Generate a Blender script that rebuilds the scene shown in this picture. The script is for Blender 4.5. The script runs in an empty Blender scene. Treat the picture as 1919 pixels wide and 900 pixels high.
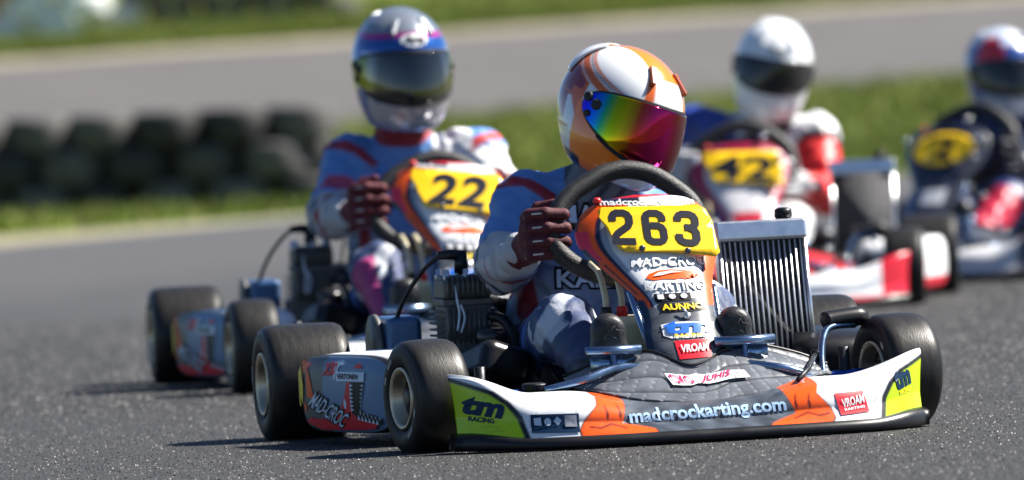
import bpy, bmesh, math, random
import numpy as np
from mathutils import Vector, Matrix, Euler
from mathutils.bvhtree import BVHTree

random.seed(7); rng = np.random.default_rng(7)
S = bpy.context.scene
COL = S.collection
PI = math.pi

# ------------------------------------------------------------------ camera
cd = bpy.data.cameras.new('camera'); cam = bpy.data.objects.new('camera', cd); COL.objects.link(cam)
cd.sensor_width = 36; cd.lens = 16000 / 1919 * 36; cd.clip_start = .5; cd.clip_end = 2000
cam.location = (0, 0, .8957)
cam.matrix_world = Matrix.Translation((0, 0, .8957)) @ Matrix.Rotation(PI/2 - .0224, 4, 'X') @ Matrix.Rotation(-.0482, 4, 'Z')
cd.dof.use_dof = True; cd.dof.focus_distance = 18.95; cd.dof.aperture_fstop = 3.9; cd.dof.aperture_blades = 0
S.camera = cam

# ------------------------------------------------------------------ sky, sun, exposure
SUN = Vector((.66, .17, .73)).normalized()            # direction towards the sun
w = bpy.data.worlds.new('World'); S.world = w; w.use_nodes = True
nt = w.node_tree; nt.nodes.clear()
sky = nt.nodes.new('ShaderNodeTexSky'); sky.sky_type = 'NISHITA'; sky.sun_disc = False
sky.sun_elevation = math.asin(SUN.z); sky.sun_rotation = math.atan2(SUN.x, SUN.y)
sky.air_density = .75; sky.dust_density = .1; sky.ozone_density = 5.0
bg = nt.nodes.new('ShaderNodeBackground'); bg.inputs[1].default_value = .05
wo = nt.nodes.new('ShaderNodeOutputWorld')
nt.links.new(sky.outputs[0], bg.inputs[0]); nt.links.new(bg.outputs[0], wo.inputs[0])
sl = bpy.data.lights.new('sun', 'SUN'); sl.energy = 5.0; sl.angle = math.radians(.53); sl.color = (1, .95, .86)
so = bpy.data.objects.new('sun', sl); COL.objects.link(so); so.location = (10, 10, 20)
so.rotation_euler = SUN.to_track_quat('Z', 'Y').to_euler()
S.view_settings.view_transform = 'Standard'; S.view_settings.look = 'None'
S.view_settings.exposure = 1.32; S.view_settings.gamma = 1; S.view_settings.use_curve_mapping = False
S.cycles.use_denoising = True
S.cycles.max_bounces = 6; S.cycles.caustics_reflective = False; S.cycles.caustics_refractive = False
S.cycles.sample_clamp_indirect = 6

# ------------------------------------------------------------------ materials
def lin(h):
    c = [int(h[i:i+2], 16) / 255 for i in (0, 2, 4)]
    return tuple(x / 12.92 if x <= .04045 else ((x + .055) / 1.055) ** 2.4 for x in c)
MATS = {}
def mat(name, col=(.5, .5, .5), rough=.5, metal=0., coat=0., var=.0, vscale=8., bump=0., bscale=60., vcol=False, trans=0., spec=.5, stretch=None, coord='Object'):
    if name in MATS: return MATS[name]
    m = bpy.data.materials.new(name); m.use_nodes = True; n = m.node_tree; b = n.nodes['Principled BSDF']; L = n.links.new
    b.inputs['Roughness'].default_value = rough; b.inputs['Metallic'].default_value = metal
    b.inputs['Coat Weight'].default_value = coat; b.inputs['Coat Roughness'].default_value = .06
    b.inputs['Specular IOR Level'].default_value = spec; b.inputs['Transmission Weight'].default_value = trans
    tc = n.nodes.new('ShaderNodeTexCoord'); vec = tc.outputs[coord]
    if stretch:
        mp = n.nodes.new('ShaderNodeMapping'); mp.inputs['Scale'].default_value = stretch; L(vec, mp.inputs[0]); vec = mp.outputs[0]
    if vcol:
        a = n.nodes.new('ShaderNodeAttribute'); a.attribute_name = 'Col'; src = a.outputs['Color']
    else:
        r = n.nodes.new('ShaderNodeRGB'); r.outputs[0].default_value = (*col, 1); src = r.outputs[0]
    if var:
        no = n.nodes.new('ShaderNodeTexNoise'); no.inputs['Scale'].default_value = vscale; no.inputs['Detail'].default_value = 8; no.inputs['Roughness'].default_value = .65
        L(vec, no.inputs['Vector'])
        mr = n.nodes.new('ShaderNodeMapRange'); mr.inputs[1].default_value = .3; mr.inputs[2].default_value = .7
        mr.inputs[3].default_value = 1 - var; mr.inputs[4].default_value = 1 + var; L(no.outputs[0], mr.inputs[0])
        mx = n.nodes.new('ShaderNodeVectorMath'); mx.operation = 'SCALE'; L(src, mx.inputs[0]); L(mr.outputs[0], mx.inputs['Scale']); src = mx.outputs[0]
        rr = n.nodes.new('ShaderNodeMapRange'); rr.inputs[3].default_value = max(rough - .12, .03); rr.inputs[4].default_value = min(rough + .15, 1)
        L(no.outputs[0], rr.inputs[0]); L(rr.outputs[0], b.inputs['Roughness'])
    L(src, b.inputs['Base Color'])
    if bump:
        n2 = n.nodes.new('ShaderNodeTexNoise'); n2.inputs['Scale'].default_value = bscale; n2.inputs['Detail'].default_value = 5; L(vec, n2.inputs['Vector'])
        bp = n.nodes.new('ShaderNodeBump'); bp.inputs['Strength'].default_value = bump; bp.inputs['Distance'].default_value = .004
        L(n2.outputs[0], bp.inputs['Height']); L(bp.outputs[0], b.inputs['Normal'])
    MATS[name] = m
    return m

# ------------------------------------------------------------------ mesh helpers
class MB:
    def __init__(s): s.v = []; s.f = []; s.mi = []; s.n = 0
    def add(s, v, f, mi=0):
        v = np.asarray(v, float).reshape(-1, 3); s.v.append(v)
        s.f += [[i + s.n for i in q] for q in f]; s.mi += [mi] * len(f); s.n += len(v); return s
    def box(s, c, d, rot=None, mi=0):
        d = np.array(d) / 2; v = np.array([[x, y, z] for x in (-1, 1) for y in (-1, 1) for z in (-1, 1)]) * d
        if rot is not None: v = v @ np.array(Euler(rot).to_matrix()).T
        return s.add(v + np.array(c), [(0,1,3,2),(4,6,7,5),(0,4,5,1),(2,3,7,6),(0,2,6,4),(1,5,7,3)], mi)
    def tube(s, pts, r, seg=10, closed=False, mi=0, caps=True):
        P = np.array(pts, float); n = len(P); r = np.broadcast_to(np.asarray(r, float), (n,))
        if closed: T = np.roll(P, -1, 0) - np.roll(P, 1, 0)
        else: T = np.gradient(P, axis=0)
        T /= np.linalg.norm(T, axis=1)[:, None] + 1e-12
        up = np.array([0, 0, 1.]) if abs(T[0][2]) < .9 else np.array([1., 0, 0])
        N = np.cross(T[0], up); N /= np.linalg.norm(N); V = []
        a = np.linspace(0, 2*PI, seg, endpoint=False)
        for i in range(n):
            N = N - T[i] * (N @ T[i]); N /= np.linalg.norm(N); Bn = np.cross(T[i], N)
            V.append(P[i] + r[i] * (np.cos(a)[:, None] * N + np.sin(a)[:, None] * Bn))
        f = []
        for i in range(n if closed else n - 1):
            j = (i + 1) % n
            f += [(i*seg+k, i*seg+(k+1) % seg, j*seg+(k+1) % seg, j*seg+k) for k in range(seg)]
        if not closed and caps: f += [tuple(range(seg))[::-1], tuple((n-1)*seg + k for k in range(seg))]
        return s.add(np.concatenate(V), f, mi)
    def lathe(s, prof, seg=32, axis='x', c=(0, 0, 0), mi=0, mis=None):   # prof: (along axis, radius)
        a = np.linspace(0, 2*PI, seg, endpoint=False); V = []
        for h, r in prof:
            o = np.stack([np.full(seg, h), r*np.cos(a), r*np.sin(a)], 1); V.append(o)
        V = np.concatenate(V)
        if axis == 'y': V = V[:, [2, 0, 1]]
        if axis == 'z': V = V[:, [1, 2, 0]]
        for i in range(len(prof) - 1):
            pass
        base = s.n; s.v.append(V + np.array(c)); s.n += len(V)
        for i in range(len(prof) - 1):
            for k in range(seg):
                s.f.append([base+i*seg+k, base+(i+1)*seg+k, base+(i+1)*seg+(k+1) % seg, base+i*seg+(k+1) % seg]); s.mi.append(mis[i] if mis else mi)
        return s
    def grid(s, F, nu, nv, mi=0, flip=False):       # F(u,v) arrays -> (...,3)
        u, v = np.meshgrid(np.linspace(0, 1, nu), np.linspace(0, 1, nv), indexing='ij')
        P = F(u, v).reshape(-1, 3); f = []
        for i in range(nu - 1):
            for j in range(nv - 1):
                q = (i*nv+j, (i+1)*nv+j, (i+1)*nv+j+1, i*nv+j+1); f.append(q[::-1] if flip else q)
        return s.add(P, f, mi)
    def mesh(s, name, smooth=True):
        me = bpy.data.meshes.new(name); me.from_pydata(np.concatenate(s.v).tolist(), [], s.f)
        me.polygons.foreach_set('material_index', np.array(s.mi, dtype=np.int32))
        me.polygons.foreach_set('use_smooth', np.full(len(s.f), smooth)); me.update(); return me
def obj(name, me, mats, parent=None, bev=0, solid=0, angle=None):
    if isinstance(me, MB): me = me.mesh(name)
    o = bpy.data.objects.new(name, me); COL.objects.link(o)
    if mats is not None and len(me.materials) == 0:
        for m in (mats if isinstance(mats, (list, tuple)) else [mats]): me.materials.append(m)
    if parent: o.parent = parent
    if solid:
        q = o.modifiers.new('solid', 'SOLIDIFY'); q.thickness = solid; q.offset = -1
    if bev:
        q = o.modifiers.new('bevel', 'BEVEL'); q.width = bev; q.segments = 3; q.limit_method = 'ANGLE'; q.angle_limit = .6; q.harden_normals = True
    return o
def empty(name, loc=(0, 0, 0), rz=0., parent=None):
    o = bpy.data.objects.new(name, None); COL.objects.link(o); o.location = loc; o.rotation_euler = (0, 0, rz); o.empty_display_size = .1
    if parent: o.parent = parent
    return o
def tag(o, label=None, cat=None, group=None, kind=None):
    for k, v in (('label', label), ('category', cat), ('group', group), ('kind', kind)):
        if v: o[k] = v
    return o
def setcol(me, C):
    C = np.asarray(C, float); a = me.color_attributes.new('Col', 'FLOAT_COLOR', 'POINT')
    a.data.foreach_set('color', np.concatenate([C, np.ones((len(C), 1))], 1).astype(np.float32).ravel())
def verts(me):
    a = np.empty(len(me.vertices)*3); me.vertices.foreach_get('co', a); return a.reshape(-1, 3)
def inpoly(x, y, P):
    P = np.array(P); r = np.zeros(x.shape, bool); n = len(P)
    for i in range(n):
        x1, y1 = P[i]; x2, y2 = P[(i+1) % n]
        c = (y1 > y) != (y2 > y)
        r ^= c & (x < (x2-x1)*(y-y1)/(y2-y1+1e-12)+x1)
    return r
def AA(fn, x, y, dx, dy):            # average a colour function over a small footprint
    o = [(a, b) for a in (-.35, 0, .35) for b in (-.35, 0, .35)]
    return sum(fn(x+a*dx, y+b*dy) for a, b in o)/9
def blotch(x, y, s=1.): return np.sin(x*31*s+2*np.sin(y*47*s))*np.sin(y*53*s+2*np.sin(x*29*s+1))+.5*np.sin(x*97*s+3*np.sin(y*61*s))*np.sin(y*113*s)
def crv(xs, ys):
    xs = np.array(xs, float); ys = np.array(ys, float); m = np.gradient(ys, xs)
    def f(x):
        x = np.clip(np.asarray(x, float), xs[0], xs[-1]); i = np.clip(np.searchsorted(xs, x)-1, 0, len(xs)-2)
        h = xs[i+1]-xs[i]; t = (x-xs[i])/h
        return (2*t**3-3*t**2+1)*ys[i]+(t**3-2*t**2+t)*h*m[i]+(-2*t**3+3*t**2)*ys[i+1]+(t**3-t**2)*h*m[i+1]
    return f
def spline(P, n, closed=False):
    P = np.array(P, float); k = len(P)
    if closed: t = np.arange(k+1); Q = np.concatenate([P, P[:1]])
    else: t = np.arange(k); Q = P
    if closed:
        t = np.arange(-2, k+3); Q = P[t % k]; s = np.linspace(0, k, n, endpoint=False)
    else: s = np.linspace(0, k-1, n)
    return np.stack([crv(t, Q[:, i])(s) for i in range(3)], 1)
def smooth(a, b, x): t = np.clip((x-a)/(b-a), 0, 1); return t*t*(3-2*t)

# text -> flat mesh data (cached), then mapped onto a surface by a function
TXT = {}
def text2d(s, bold=.02):
    if (s, bold) in TXT: return TXT[(s, bold)]
    c = bpy.data.curves.new('t', 'FONT'); c.body = s; c.size = 1; c.offset = bold; c.align_x = 'CENTER'; c.resolution_u = 3
    o = bpy.data.objects.new('t', c); COL.objects.link(o)
    me = bpy.data.meshes.new_from_object(o.evaluated_get(bpy.context.evaluated_depsgraph_get()))
    v = verts(me)[:, :2].copy(); f = [list(p.vertices) for p in me.polygons]
    bpy.data.objects.remove(o); bpy.data.curves.remove(c); bpy.data.meshes.remove(me)
    v[:, 0] -= (v[:, 0].max()+v[:, 0].min())/2; v[:, 1] -= v[:, 1].min()
    TXT[(s, bold)] = (v, f); return v, f
def cut(p, f, cell):
    bm = bmesh.new(); vs = [bm.verts.new((x, y, 0)) for x, y in p]
    for q in f:
        try: bm.faces.new([vs[i] for i in q])
        except ValueError: pass
    for ax in (0, 1):
        for c in np.arange(p[:, ax].min()+cell, p[:, ax].max(), cell):
            co = [0, 0, 0]; co[ax] = c; no = [0, 0, 0]; no[ax] = 1
            bmesh.ops.bisect_plane(bm, geom=bm.verts[:]+bm.edges[:]+bm.faces[:], plane_co=co, plane_no=no)
    bm.verts.index_update(); p = np.array([v.co[:2] for v in bm.verts]); f = [[v.index for v in q.verts] for q in bm.faces]; bm.free(); return p, f
def lettering(name, s, a, b, h, surf, m, parent, bold=.02, shear=0., up=(0, 1), cell=None):
    """text from a to b (2-D baseline ends on the surface), letter height h, surf maps (p,q) arrays to 3-D"""
    v, f = text2d(s, bold); v = v.copy(); v0 = text2d(s, 0.)[0]
    v[:, 1] -= bold; v[:, 1] *= h / v0[:, 1].max(); v[:, 0] /= (v0[:, 0].max()-v0[:, 0].min()); v[:, 0] += .5
    a = np.array(a, float); b = np.array(b, float); d = b-a; L = np.linalg.norm(d)
    nrm = np.array([-d[1], d[0]])/L
    if nrm @ np.array(up) < 0: nrm = -nrm
    p = a + v[:, :1]*d + v[:, 1:]*nrm + v[:, 1:]*shear*d/L
    if cell is None: cell = max(L*.07, h*.22)
    p, f = cut(p, f, cell)
    mb = MB(); mb.add(surf(p[:, 0], p[:, 1]), f); return obj(name, mb, m, parent)
def patch(name, P, surf, m, parent, cell=.012):
    """filled polygon in surface coordinates, cut into cells and mapped onto the surface"""
    bm = bmesh.new(); vs = [bm.verts.new((x, y, 0)) for x, y in P]; bm.faces.new(vs)
    bmesh.ops.triangulate(bm, faces=bm.faces[:])
    P = np.array(P)
    for ax in (0, 1):
        for c in np.arange(P[:, ax].min()+cell, P[:, ax].max(), cell):
            co = [0, 0, 0]; co[ax] = c; no = [0, 0, 0]; no[ax] = 1
            bmesh.ops.bisect_plane(bm, geom=bm.verts[:]+bm.edges[:]+bm.faces[:], plane_co=co, plane_no=no)
    v = np.array([q.co[:] for q in bm.verts]); bm.verts.index_update(); f = [[q.index for q in F.verts] for F in bm.faces]; bm.free()
    mb = MB(); mb.add(surf(v[:, 0], v[:, 1]), f); return obj(name, mb, m, parent)
STROKE = {'2': [[(.15, 1.06), (.15, 1.25), (.22, 1.38), (.36, 1.45), (.64, 1.45), (.78, 1.38), (.85, 1.25), (.85, 1.02), (.76, .84), (.30, .52), (.18, .36), (.15, .15), (1.0, .15)]],
          '6': [[(.85, 1.08), (.85, 1.25), (.78, 1.38), (.64, 1.45), (.36, 1.45), (.22, 1.38), (.15, 1.25), (.15, .35), (.22, .22), (.36, .15), (.64, .15), (.78, .22), (.85, .35), (.85, .68), (.78, .81), (.64, .88), (.31, .88)]],
          '3': [[(.15, 1.10), (.15, 1.25), (.22, 1.38), (.36, 1.45), (.64, 1.45), (.78, 1.38), (.85, 1.25), (.85, 1.04), (.79, .92), (.66, .84), (.40, .84)], [(.62, .83), (.78, .75), (.85, .62), (.85, .35), (.78, .22), (.64, .15), (.36, .15), (.22, .22), (.15, .35), (.15, .52)]]}
def stroke_digit(name, ch, a, b, h, surf, m, parent, th=.30):
    a = np.array(a, float); b = np.array(b, float); d = b-a; L = np.linalg.norm(d); nr = np.array([-d[1], d[0]])/L
    if nr[1] < 0: nr = -nr
    mb = MB()
    for k, pts in enumerate(STROKE[ch]):
        P = np.array(pts); n = len(P); T = np.diff(P, axis=0); T /= np.linalg.norm(T, axis=1)[:, None]; N = np.stack([-T[:, 1], T[:, 0]], 1); V = []
        for i in range(n):
            n0 = N[max(i-1, 0)]; n1 = N[min(i, n-2)]; q = n0+n1; q = q/(q @ q)*2 if q @ q > .3 else n0
            for s in (1, -1): V.append(P[i]+s*q*th/2)
        V = np.array(V); p = a+V[:, :1]*d+V[:, 1:]/1.6*h*nr
        mb.add(surf(p[:, 0], p[:, 1])+np.array([0, .0006*k, 0]), [(2*i, 2*i+1, 2*i+3, 2*i+2) for i in range(n-1)])
    return obj(name, mb, m, parent)
def circ(cx, cy, rx, ry, n=20): return [(cx+rx*math.cos(t*2*PI/n), cy+ry*math.sin(t*2*PI/n)) for t in range(n)]
def rrect(x0, y0, x1, y1, r, n=5):
    o = []
    for cx, cy, a0 in ((x1-r, y1-r, 0), (x0+r, y1-r, 90), (x0+r, y0+r, 180), (x1-r, y0+r, 270)):
        o += [(cx+r*math.cos(math.radians(a0+90*i/n)), cy+r*math.sin(math.radians(a0+90*i/n))) for i in range(n+1)]
    return o

# signed distance bodies -> one continuous surface
def cap(a, b, ra, rb):
    a = np.array(a, float); ab = np.array(b, float)-a; L2 = ab @ ab
    def f(p):
        q = p-a; t = np.clip(q @ ab / L2, 0, 1); return np.linalg.norm(q-t[:, None]*ab, axis=1)-(ra+(rb-ra)*t)
    return f
def ell(c, r, rot=None):
    c = np.array(c, float); r = np.array(r, float); R = np.eye(3) if rot is None else np.array(Euler(rot).to_matrix())
    def f(p):
        q = ((p-c) @ R)/r; k = np.linalg.norm(q, axis=1); return (k-1)*k/(np.linalg.norm(q/r, axis=1)+1e-9)
    return f
def smin(a, b, k):
    h = np.clip(.5+.5*(b-a)/k, 0, 1); return b*(1-h)+a*h-k*h*(1-h)
def union(fs, k):
    def f(p):
        d = fs[0](p)
        for g in fs[1:]: d = smin(d, g(p), k)
        return d
    return f
def nets(f, lo, hi, h, B=6):
    lo = np.array(lo, float); nb = np.ceil((np.array(hi)-lo)/(h*B)).astype(int)
    bi = np.stack(np.meshgrid(*[np.arange(k) for k in nb], indexing='ij'), -1).reshape(-1, 3)
    dc = f(lo+(bi+.5)*B*h).reshape(nb); act = np.abs(dc) < B*h*1.1+.014
    rep = lambda a: a.repeat(B, 0).repeat(B, 1).repeat(B, 2)
    V = rep(dc); m = rep(act); I = np.argwhere(m); V[m] = f(lo+(I+.5)*h)
    s = V < 0; c = np.zeros(np.array(V.shape)-1, np.int8)
    sl = lambda o: tuple(slice(k, V.shape[i]-1+k) for i, k in enumerate(o))
    cor = [(i, j, k) for i in (0, 1) for j in (0, 1) for k in (0, 1)]
    for o in cor: c += s[sl(o)]
    mk = (c > 0) & (c < 8); ce = np.argwhere(mk); vid = np.full(mk.shape, -1); vid[mk] = np.arange(len(ce))
    acc = np.zeros((len(ce), 3)); cnt = np.zeros(len(ce))
    for o in cor:
        for ax in range(3):
            if o[ax]: continue
            o2 = list(o); o2[ax] = 1
            a = V[tuple((ce+o).T)]; b = V[tuple((ce+o2).T)]; x = (a < 0) != (b < 0)
            t = a/(a-b+1e-12); q = np.array(o, float)+np.zeros((len(ce), 3)); q[:, ax] += t
            acc[x] += q[x]; cnt[x] += 1
    P = lo+(ce+acc/cnt[:, None]+.5)*h; F = []
    for ax in range(3):
        u, w_ = [(1, 2), (2, 0), (0, 1)][ax]
        a = [slice(None)]*3; b = [slice(None)]*3; a[ax] = slice(0, -1); b[ax] = slice(1, None)
        x = s[tuple(a)] != s[tuple(b)]; E = np.argwhere(x); E = E[(E[:, u] > 0) & (E[:, w_] > 0)]
        E = E[(E < np.array(mk.shape)).all(1)]
        du = np.zeros(3, int); du[u] = 1; dw = np.zeros(3, int); dw[w_] = 1
        q = np.stack([vid[tuple((E-k).T)] for k in (du+dw, dw, 0*du, du)], 1)
        fl = s[tuple(E.T)]; q[~fl] = q[~fl][:, ::-1]; q = q[(q >= 0).all(1)]; F.append(q)
    return P, np.concatenate(F)
def npmesh(name, P, F):
    me = bpy.data.meshes.new(name); n = len(F); k = F.shape[1]
    me.vertices.add(len(P)); me.vertices.foreach_set('co', P.astype(np.float32).ravel())
    me.loops.add(n*k); me.loops.foreach_set('vertex_index', F.astype(np.int32).ravel())
    me.polygons.add(n); me.polygons.foreach_set('loop_start', np.arange(0, n*k, k, dtype=np.int32))
    me.polygons.foreach_set('use_smooth', np.ones(n, bool)); me.update(calc_edges=True); me.validate(); return me

# ------------------------------------------------------------------ setting
def terr(Y):
    Y = np.asarray(Y, float); t = np.clip(Y, 0, 130)-54
    return np.where(t > 3, .05*(t-.0), np.where(t > -3, .05*(t+3)**2/12, 0))
def ground_mat(name, c1, c2, c3, s1, s2, bump, bs, rough=.9):
    m = bpy.data.materials.new(name); m.use_nodes = True; n = m.node_tree; b = n.nodes['Principled BSDF']; L = n.links.new
    tc = n.nodes.new('ShaderNodeTexCoord'); vec = tc.outputs['Object']
    def noise(sc, det=6, r=.6):
        q = n.nodes.new('ShaderNodeTexNoise'); q.inputs['Scale'].default_value = sc; q.inputs['Detail'].default_value = det; q.inputs['Roughness'].default_value = r
        L(vec, q.inputs['Vector']); return q.outputs[0]
    def mixc(f, a, c, lo, hi):
        r = n.nodes.new('ShaderNodeMapRange'); r.inputs[1].default_value = lo; r.inputs[2].default_value = hi; L(f, r.inputs[0])
        x = n.nodes.new('ShaderNodeMix'); x.data_type = 'RGBA'; L(r.outputs[0], x.inputs[0])
        for k, v in ((6, a), (7, c)):
            if isinstance(v, tuple): x.inputs[k].default_value = (*v, 1)
            else: L(v, x.inputs[k])
        return x.outputs[2]
    c = mixc(noise(s1), c1, c2, .35, .65); c = mixc(noise(s2, 3), c, c3, .5, .72); L(c, b.inputs['Base Color'])
    b.inputs['Roughness'].default_value = rough
    bp = n.nodes.new('ShaderNodeBump'); bp.inputs['Strength'].default_value = bump; bp.inputs['Distance'].default_value = .01; L(noise(bs, 4), bp.inputs['Height']); L(bp.outputs[0], b.inputs['Normal'])
    MATS[name] = m; return m
ground_mat('grass_ground', (.080, .140, .002), (.125, .165, .004), (.16, .15, .02), 1.1, .35, .8, 30)
ground_mat('asphalt', (.048, .047, .049), (.066, .065, .066), (.084, .082, .082), 50, 160, .5, 130, .7)
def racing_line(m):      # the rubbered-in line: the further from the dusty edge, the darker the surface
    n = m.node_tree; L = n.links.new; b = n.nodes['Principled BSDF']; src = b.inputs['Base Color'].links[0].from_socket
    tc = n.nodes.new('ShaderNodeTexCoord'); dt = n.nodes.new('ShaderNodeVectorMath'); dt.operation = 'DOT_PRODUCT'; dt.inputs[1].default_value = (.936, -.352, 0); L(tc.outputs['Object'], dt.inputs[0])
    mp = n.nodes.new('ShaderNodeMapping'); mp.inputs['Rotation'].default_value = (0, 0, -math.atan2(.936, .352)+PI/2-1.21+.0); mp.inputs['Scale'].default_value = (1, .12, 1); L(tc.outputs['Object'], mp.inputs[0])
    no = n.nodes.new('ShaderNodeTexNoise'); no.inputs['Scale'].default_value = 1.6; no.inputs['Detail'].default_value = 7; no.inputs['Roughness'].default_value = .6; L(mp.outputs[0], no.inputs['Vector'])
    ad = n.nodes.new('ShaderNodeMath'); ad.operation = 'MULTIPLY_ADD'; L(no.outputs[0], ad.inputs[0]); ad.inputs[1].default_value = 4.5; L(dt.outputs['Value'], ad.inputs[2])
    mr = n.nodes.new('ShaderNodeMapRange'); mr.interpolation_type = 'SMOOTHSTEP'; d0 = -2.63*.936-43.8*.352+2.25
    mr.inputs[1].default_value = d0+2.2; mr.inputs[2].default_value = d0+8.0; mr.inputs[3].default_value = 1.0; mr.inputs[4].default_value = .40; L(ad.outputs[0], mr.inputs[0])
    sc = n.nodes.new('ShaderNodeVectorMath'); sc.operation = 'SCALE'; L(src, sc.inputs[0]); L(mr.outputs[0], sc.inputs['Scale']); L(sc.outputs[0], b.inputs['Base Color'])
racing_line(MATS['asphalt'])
ground_mat('far_asphalt', (.072, .066, .065), (.086, .079, .077), (.098, .088, .083), .8, 2.3, .3, 60, .85)
ground_mat('shoulder_dirt', (.27, .235, .16), (.19, .17, .11), (.34, .30, .23), 1.5, 6, .6, 40)

mb = MB()
Yg = np.concatenate([np.linspace(-60, 48, 20), np.linspace(49, 60, 23), np.linspace(62, 134, 37), [200, 400, 900]])
mb.add([(x, y, float(terr(y))) for y in Yg for x in np.linspace(-400, 400, 21)],
       [(i*21+j, i*21+j+1, (i+1)*21+j+1, (i+1)*21+j) for i in range(len(Yg)-1) for j in range(20)])
tag(obj('ground', mb, MATS['grass_ground']), 'green grassy ground around the race track rising gently behind', 'ground', kind='structure')
EDGE = np.array([(-30, -29), (-16, 8.2), (-6, 34.8), (-2.63, 43.8), (-1.07, 47.95), (0, 50.2), (1.5, 51.8), (4, 52.6), (15, 53.2), (40, 54)], float)
NV = np.array([.936, -.352])
def strip(name, lo, hi, z, m, nv=4, ny=None, label='', follow=False):
    mb = MB(); n = len(lo); t = np.linspace(0, 1, nv)
    V = [(*(lo[i]*(1-s)+hi[i]*s), 0) for i in range(n) for s in t]; V = np.array(V); V[:, 2] = z+terr(V[:, 1])
    mb.add(V, [(i*nv+j, i*nv+j+1, (i+1)*nv+j+1, (i+1)*nv+j) for i in range(n-1) for j in range(nv-1)])
    return tag(obj(name, mb, m), label, name.replace('_', ' '), kind='structure')
def dens(P, n):
    d = np.concatenate([[0], np.cumsum(np.linalg.norm(np.diff(P, axis=0), axis=1))]); s = np.linspace(0, d[-1], n)
    return np.stack([np.interp(s, d, P[:, i]) for i in (0, 1)], 1)
E2 = dens(EDGE, 160)
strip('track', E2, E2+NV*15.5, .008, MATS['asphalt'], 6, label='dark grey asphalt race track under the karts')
wob = np.interp(E2[:, 1], [-30, 43.8, 48, 51, 54], [1.7, 1.6, .5, .35, .3])*(1+.12*np.sin(E2[:, 0]*9)+.1*np.sin(E2[:, 0]*23+1))
strip('shoulder', E2-NV*wob[:, None], E2+NV*.02, .004, MATS['shoulder_dirt'], 3, label='pale dry dirt shoulder along the track edge')
X = np.linspace(-60, 60, 80)
wx = .12*np.sin(X*1.7)+.1*np.sin(X*4.1)
lo = np.stack([X, 62.2+.6*X+wx], 1); hi = np.stack([X, 74.5+.35*X+wx], 1)
keep = hi[:, 1]-lo[:, 1] > 2
strip('far_track', lo[keep], hi[keep], .012, MATS['far_asphalt'], 14, label='pale grey asphalt of the far track section on the slope')
sh = np.stack([X, 74.5+.35*X+1.3+.4*np.sin(X*2.3)], 1)
strip('far_shoulder', hi[keep]-np.array([0, .1]), sh[keep], .008, MATS['shoulder_dirt'], 4, label='dry dirt strip between the far track and the grass bank')

# stone chips standing proud of the asphalt where the camera is close to it
def chips(n):
    Y = rng.uniform(14.6, 30, n); X = rng.uniform(-1, 1, n)*(Y*.063+.12); r = rng.uniform(.0014, .0034, n)*(1+.4*(Y > 22))
    a = rng.uniform(0, 2*PI, n); P = np.zeros((n, 4, 3)); 
    for k in range(3):
        P[:, k, 0] = X+r*np.cos(a+k*2.094); P[:, k, 1] = Y+r*np.sin(a+k*2.094); P[:, k, 2] = .0075
    P[:, 3, 0] = X+r*rng.uniform(-.5, .5, n); P[:, 3, 1] = Y+r*rng.uniform(-.5, .5, n); P[:, 3, 2] = .008+r*rng.uniform(.35, .9, n)
    b = np.arange(n)[:, None]*4
    F = np.concatenate([b+np.array(q) for q in ((0, 1, 3), (1, 2, 3), (2, 0, 3))])
    me = npmesh('gravel', P.reshape(-1, 3), F); me.polygons.foreach_set('use_smooth', np.zeros(len(F), bool))
    c = rng.uniform(.020, .045, n)*np.where(rng.random(n) < .01, 3., 1); c = np.repeat(c, 4)[:, None]*np.array([1, .985, .99]); setcol(me, c); return me  # a few chips painted brighter to stand for glints
o = obj('gravel', chips(170000), mat('stone_chip', vcol=True, rough=.46, spec=.42)); tag(o, 'fine stone chips in the surface of the asphalt track', 'gravel', kind='stuff')

# grass blades
def blades(n, fx, h0, h1):
    X, Y = fx(n); n = len(X); h = rng.uniform(h0, h1, n); a = rng.uniform(0, 2*PI, n); wd = rng.uniform(.006, .016, n)
    z = terr(Y); P = np.zeros((n, 3, 3)); dx = np.cos(a)*wd; dy = np.sin(a)*wd
    P[:, 0] = np.stack([X-dx, Y-dy, z], 1); P[:, 1] = np.stack([X+dx, Y+dy, z], 1)
    P[:, 2] = np.stack([X+rng.normal(0, .4, n)*h, Y+rng.normal(0, .4, n)*h, z+h], 1)
    F = np.arange(n*3).reshape(-1, 3); t = rng.random(n)[:, None]
    c = np.array([.075, .145, .001])*(1-t)+np.array([.18, .205, .004])*t; c = np.where(rng.random(n)[:, None] < .12, np.array([.18, .15, .06]), c)
    return P.reshape(-1, 3), F, np.repeat(c, 3, 0)
def near_g(n):
    X = rng.uniform(-4, 5.5, n); Y = rng.uniform(47, 64.5, n)
    e = np.interp(X, EDGE[:, 0], EDGE[:, 1])+np.interp(X, [-3, -1, 1], [4.2, 1.3, .4]); k = (Y > e) & (Y < 62.2+.6*X)
    return X[k], Y[k]
def far_g(n):
    X = rng.uniform(-7, 7.5, n); Y = 74.5+.35*X+1.2+rng.uniform(0, 9, n)*rng.random(n); return X, Y
Pa = [blades(60000, near_g, .05, .14), blades(40000, far_g, .06, .16)]
o0 = 0; PP, FF, CC = [], [], []
for P, F, c in Pa: PP.append(P); FF.append(F+o0); CC.append(c); o0 += len(P)
me = npmesh('grass', np.concatenate(PP), np.concatenate(FF)); setcol(me, np.concatenate(CC))
o = obj('grass', me, mat('grass_blade', vcol=True, rough=.7)); tag(o, 'short yellowish green grass on both verges of the far track', 'grass', kind='stuff')

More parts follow.
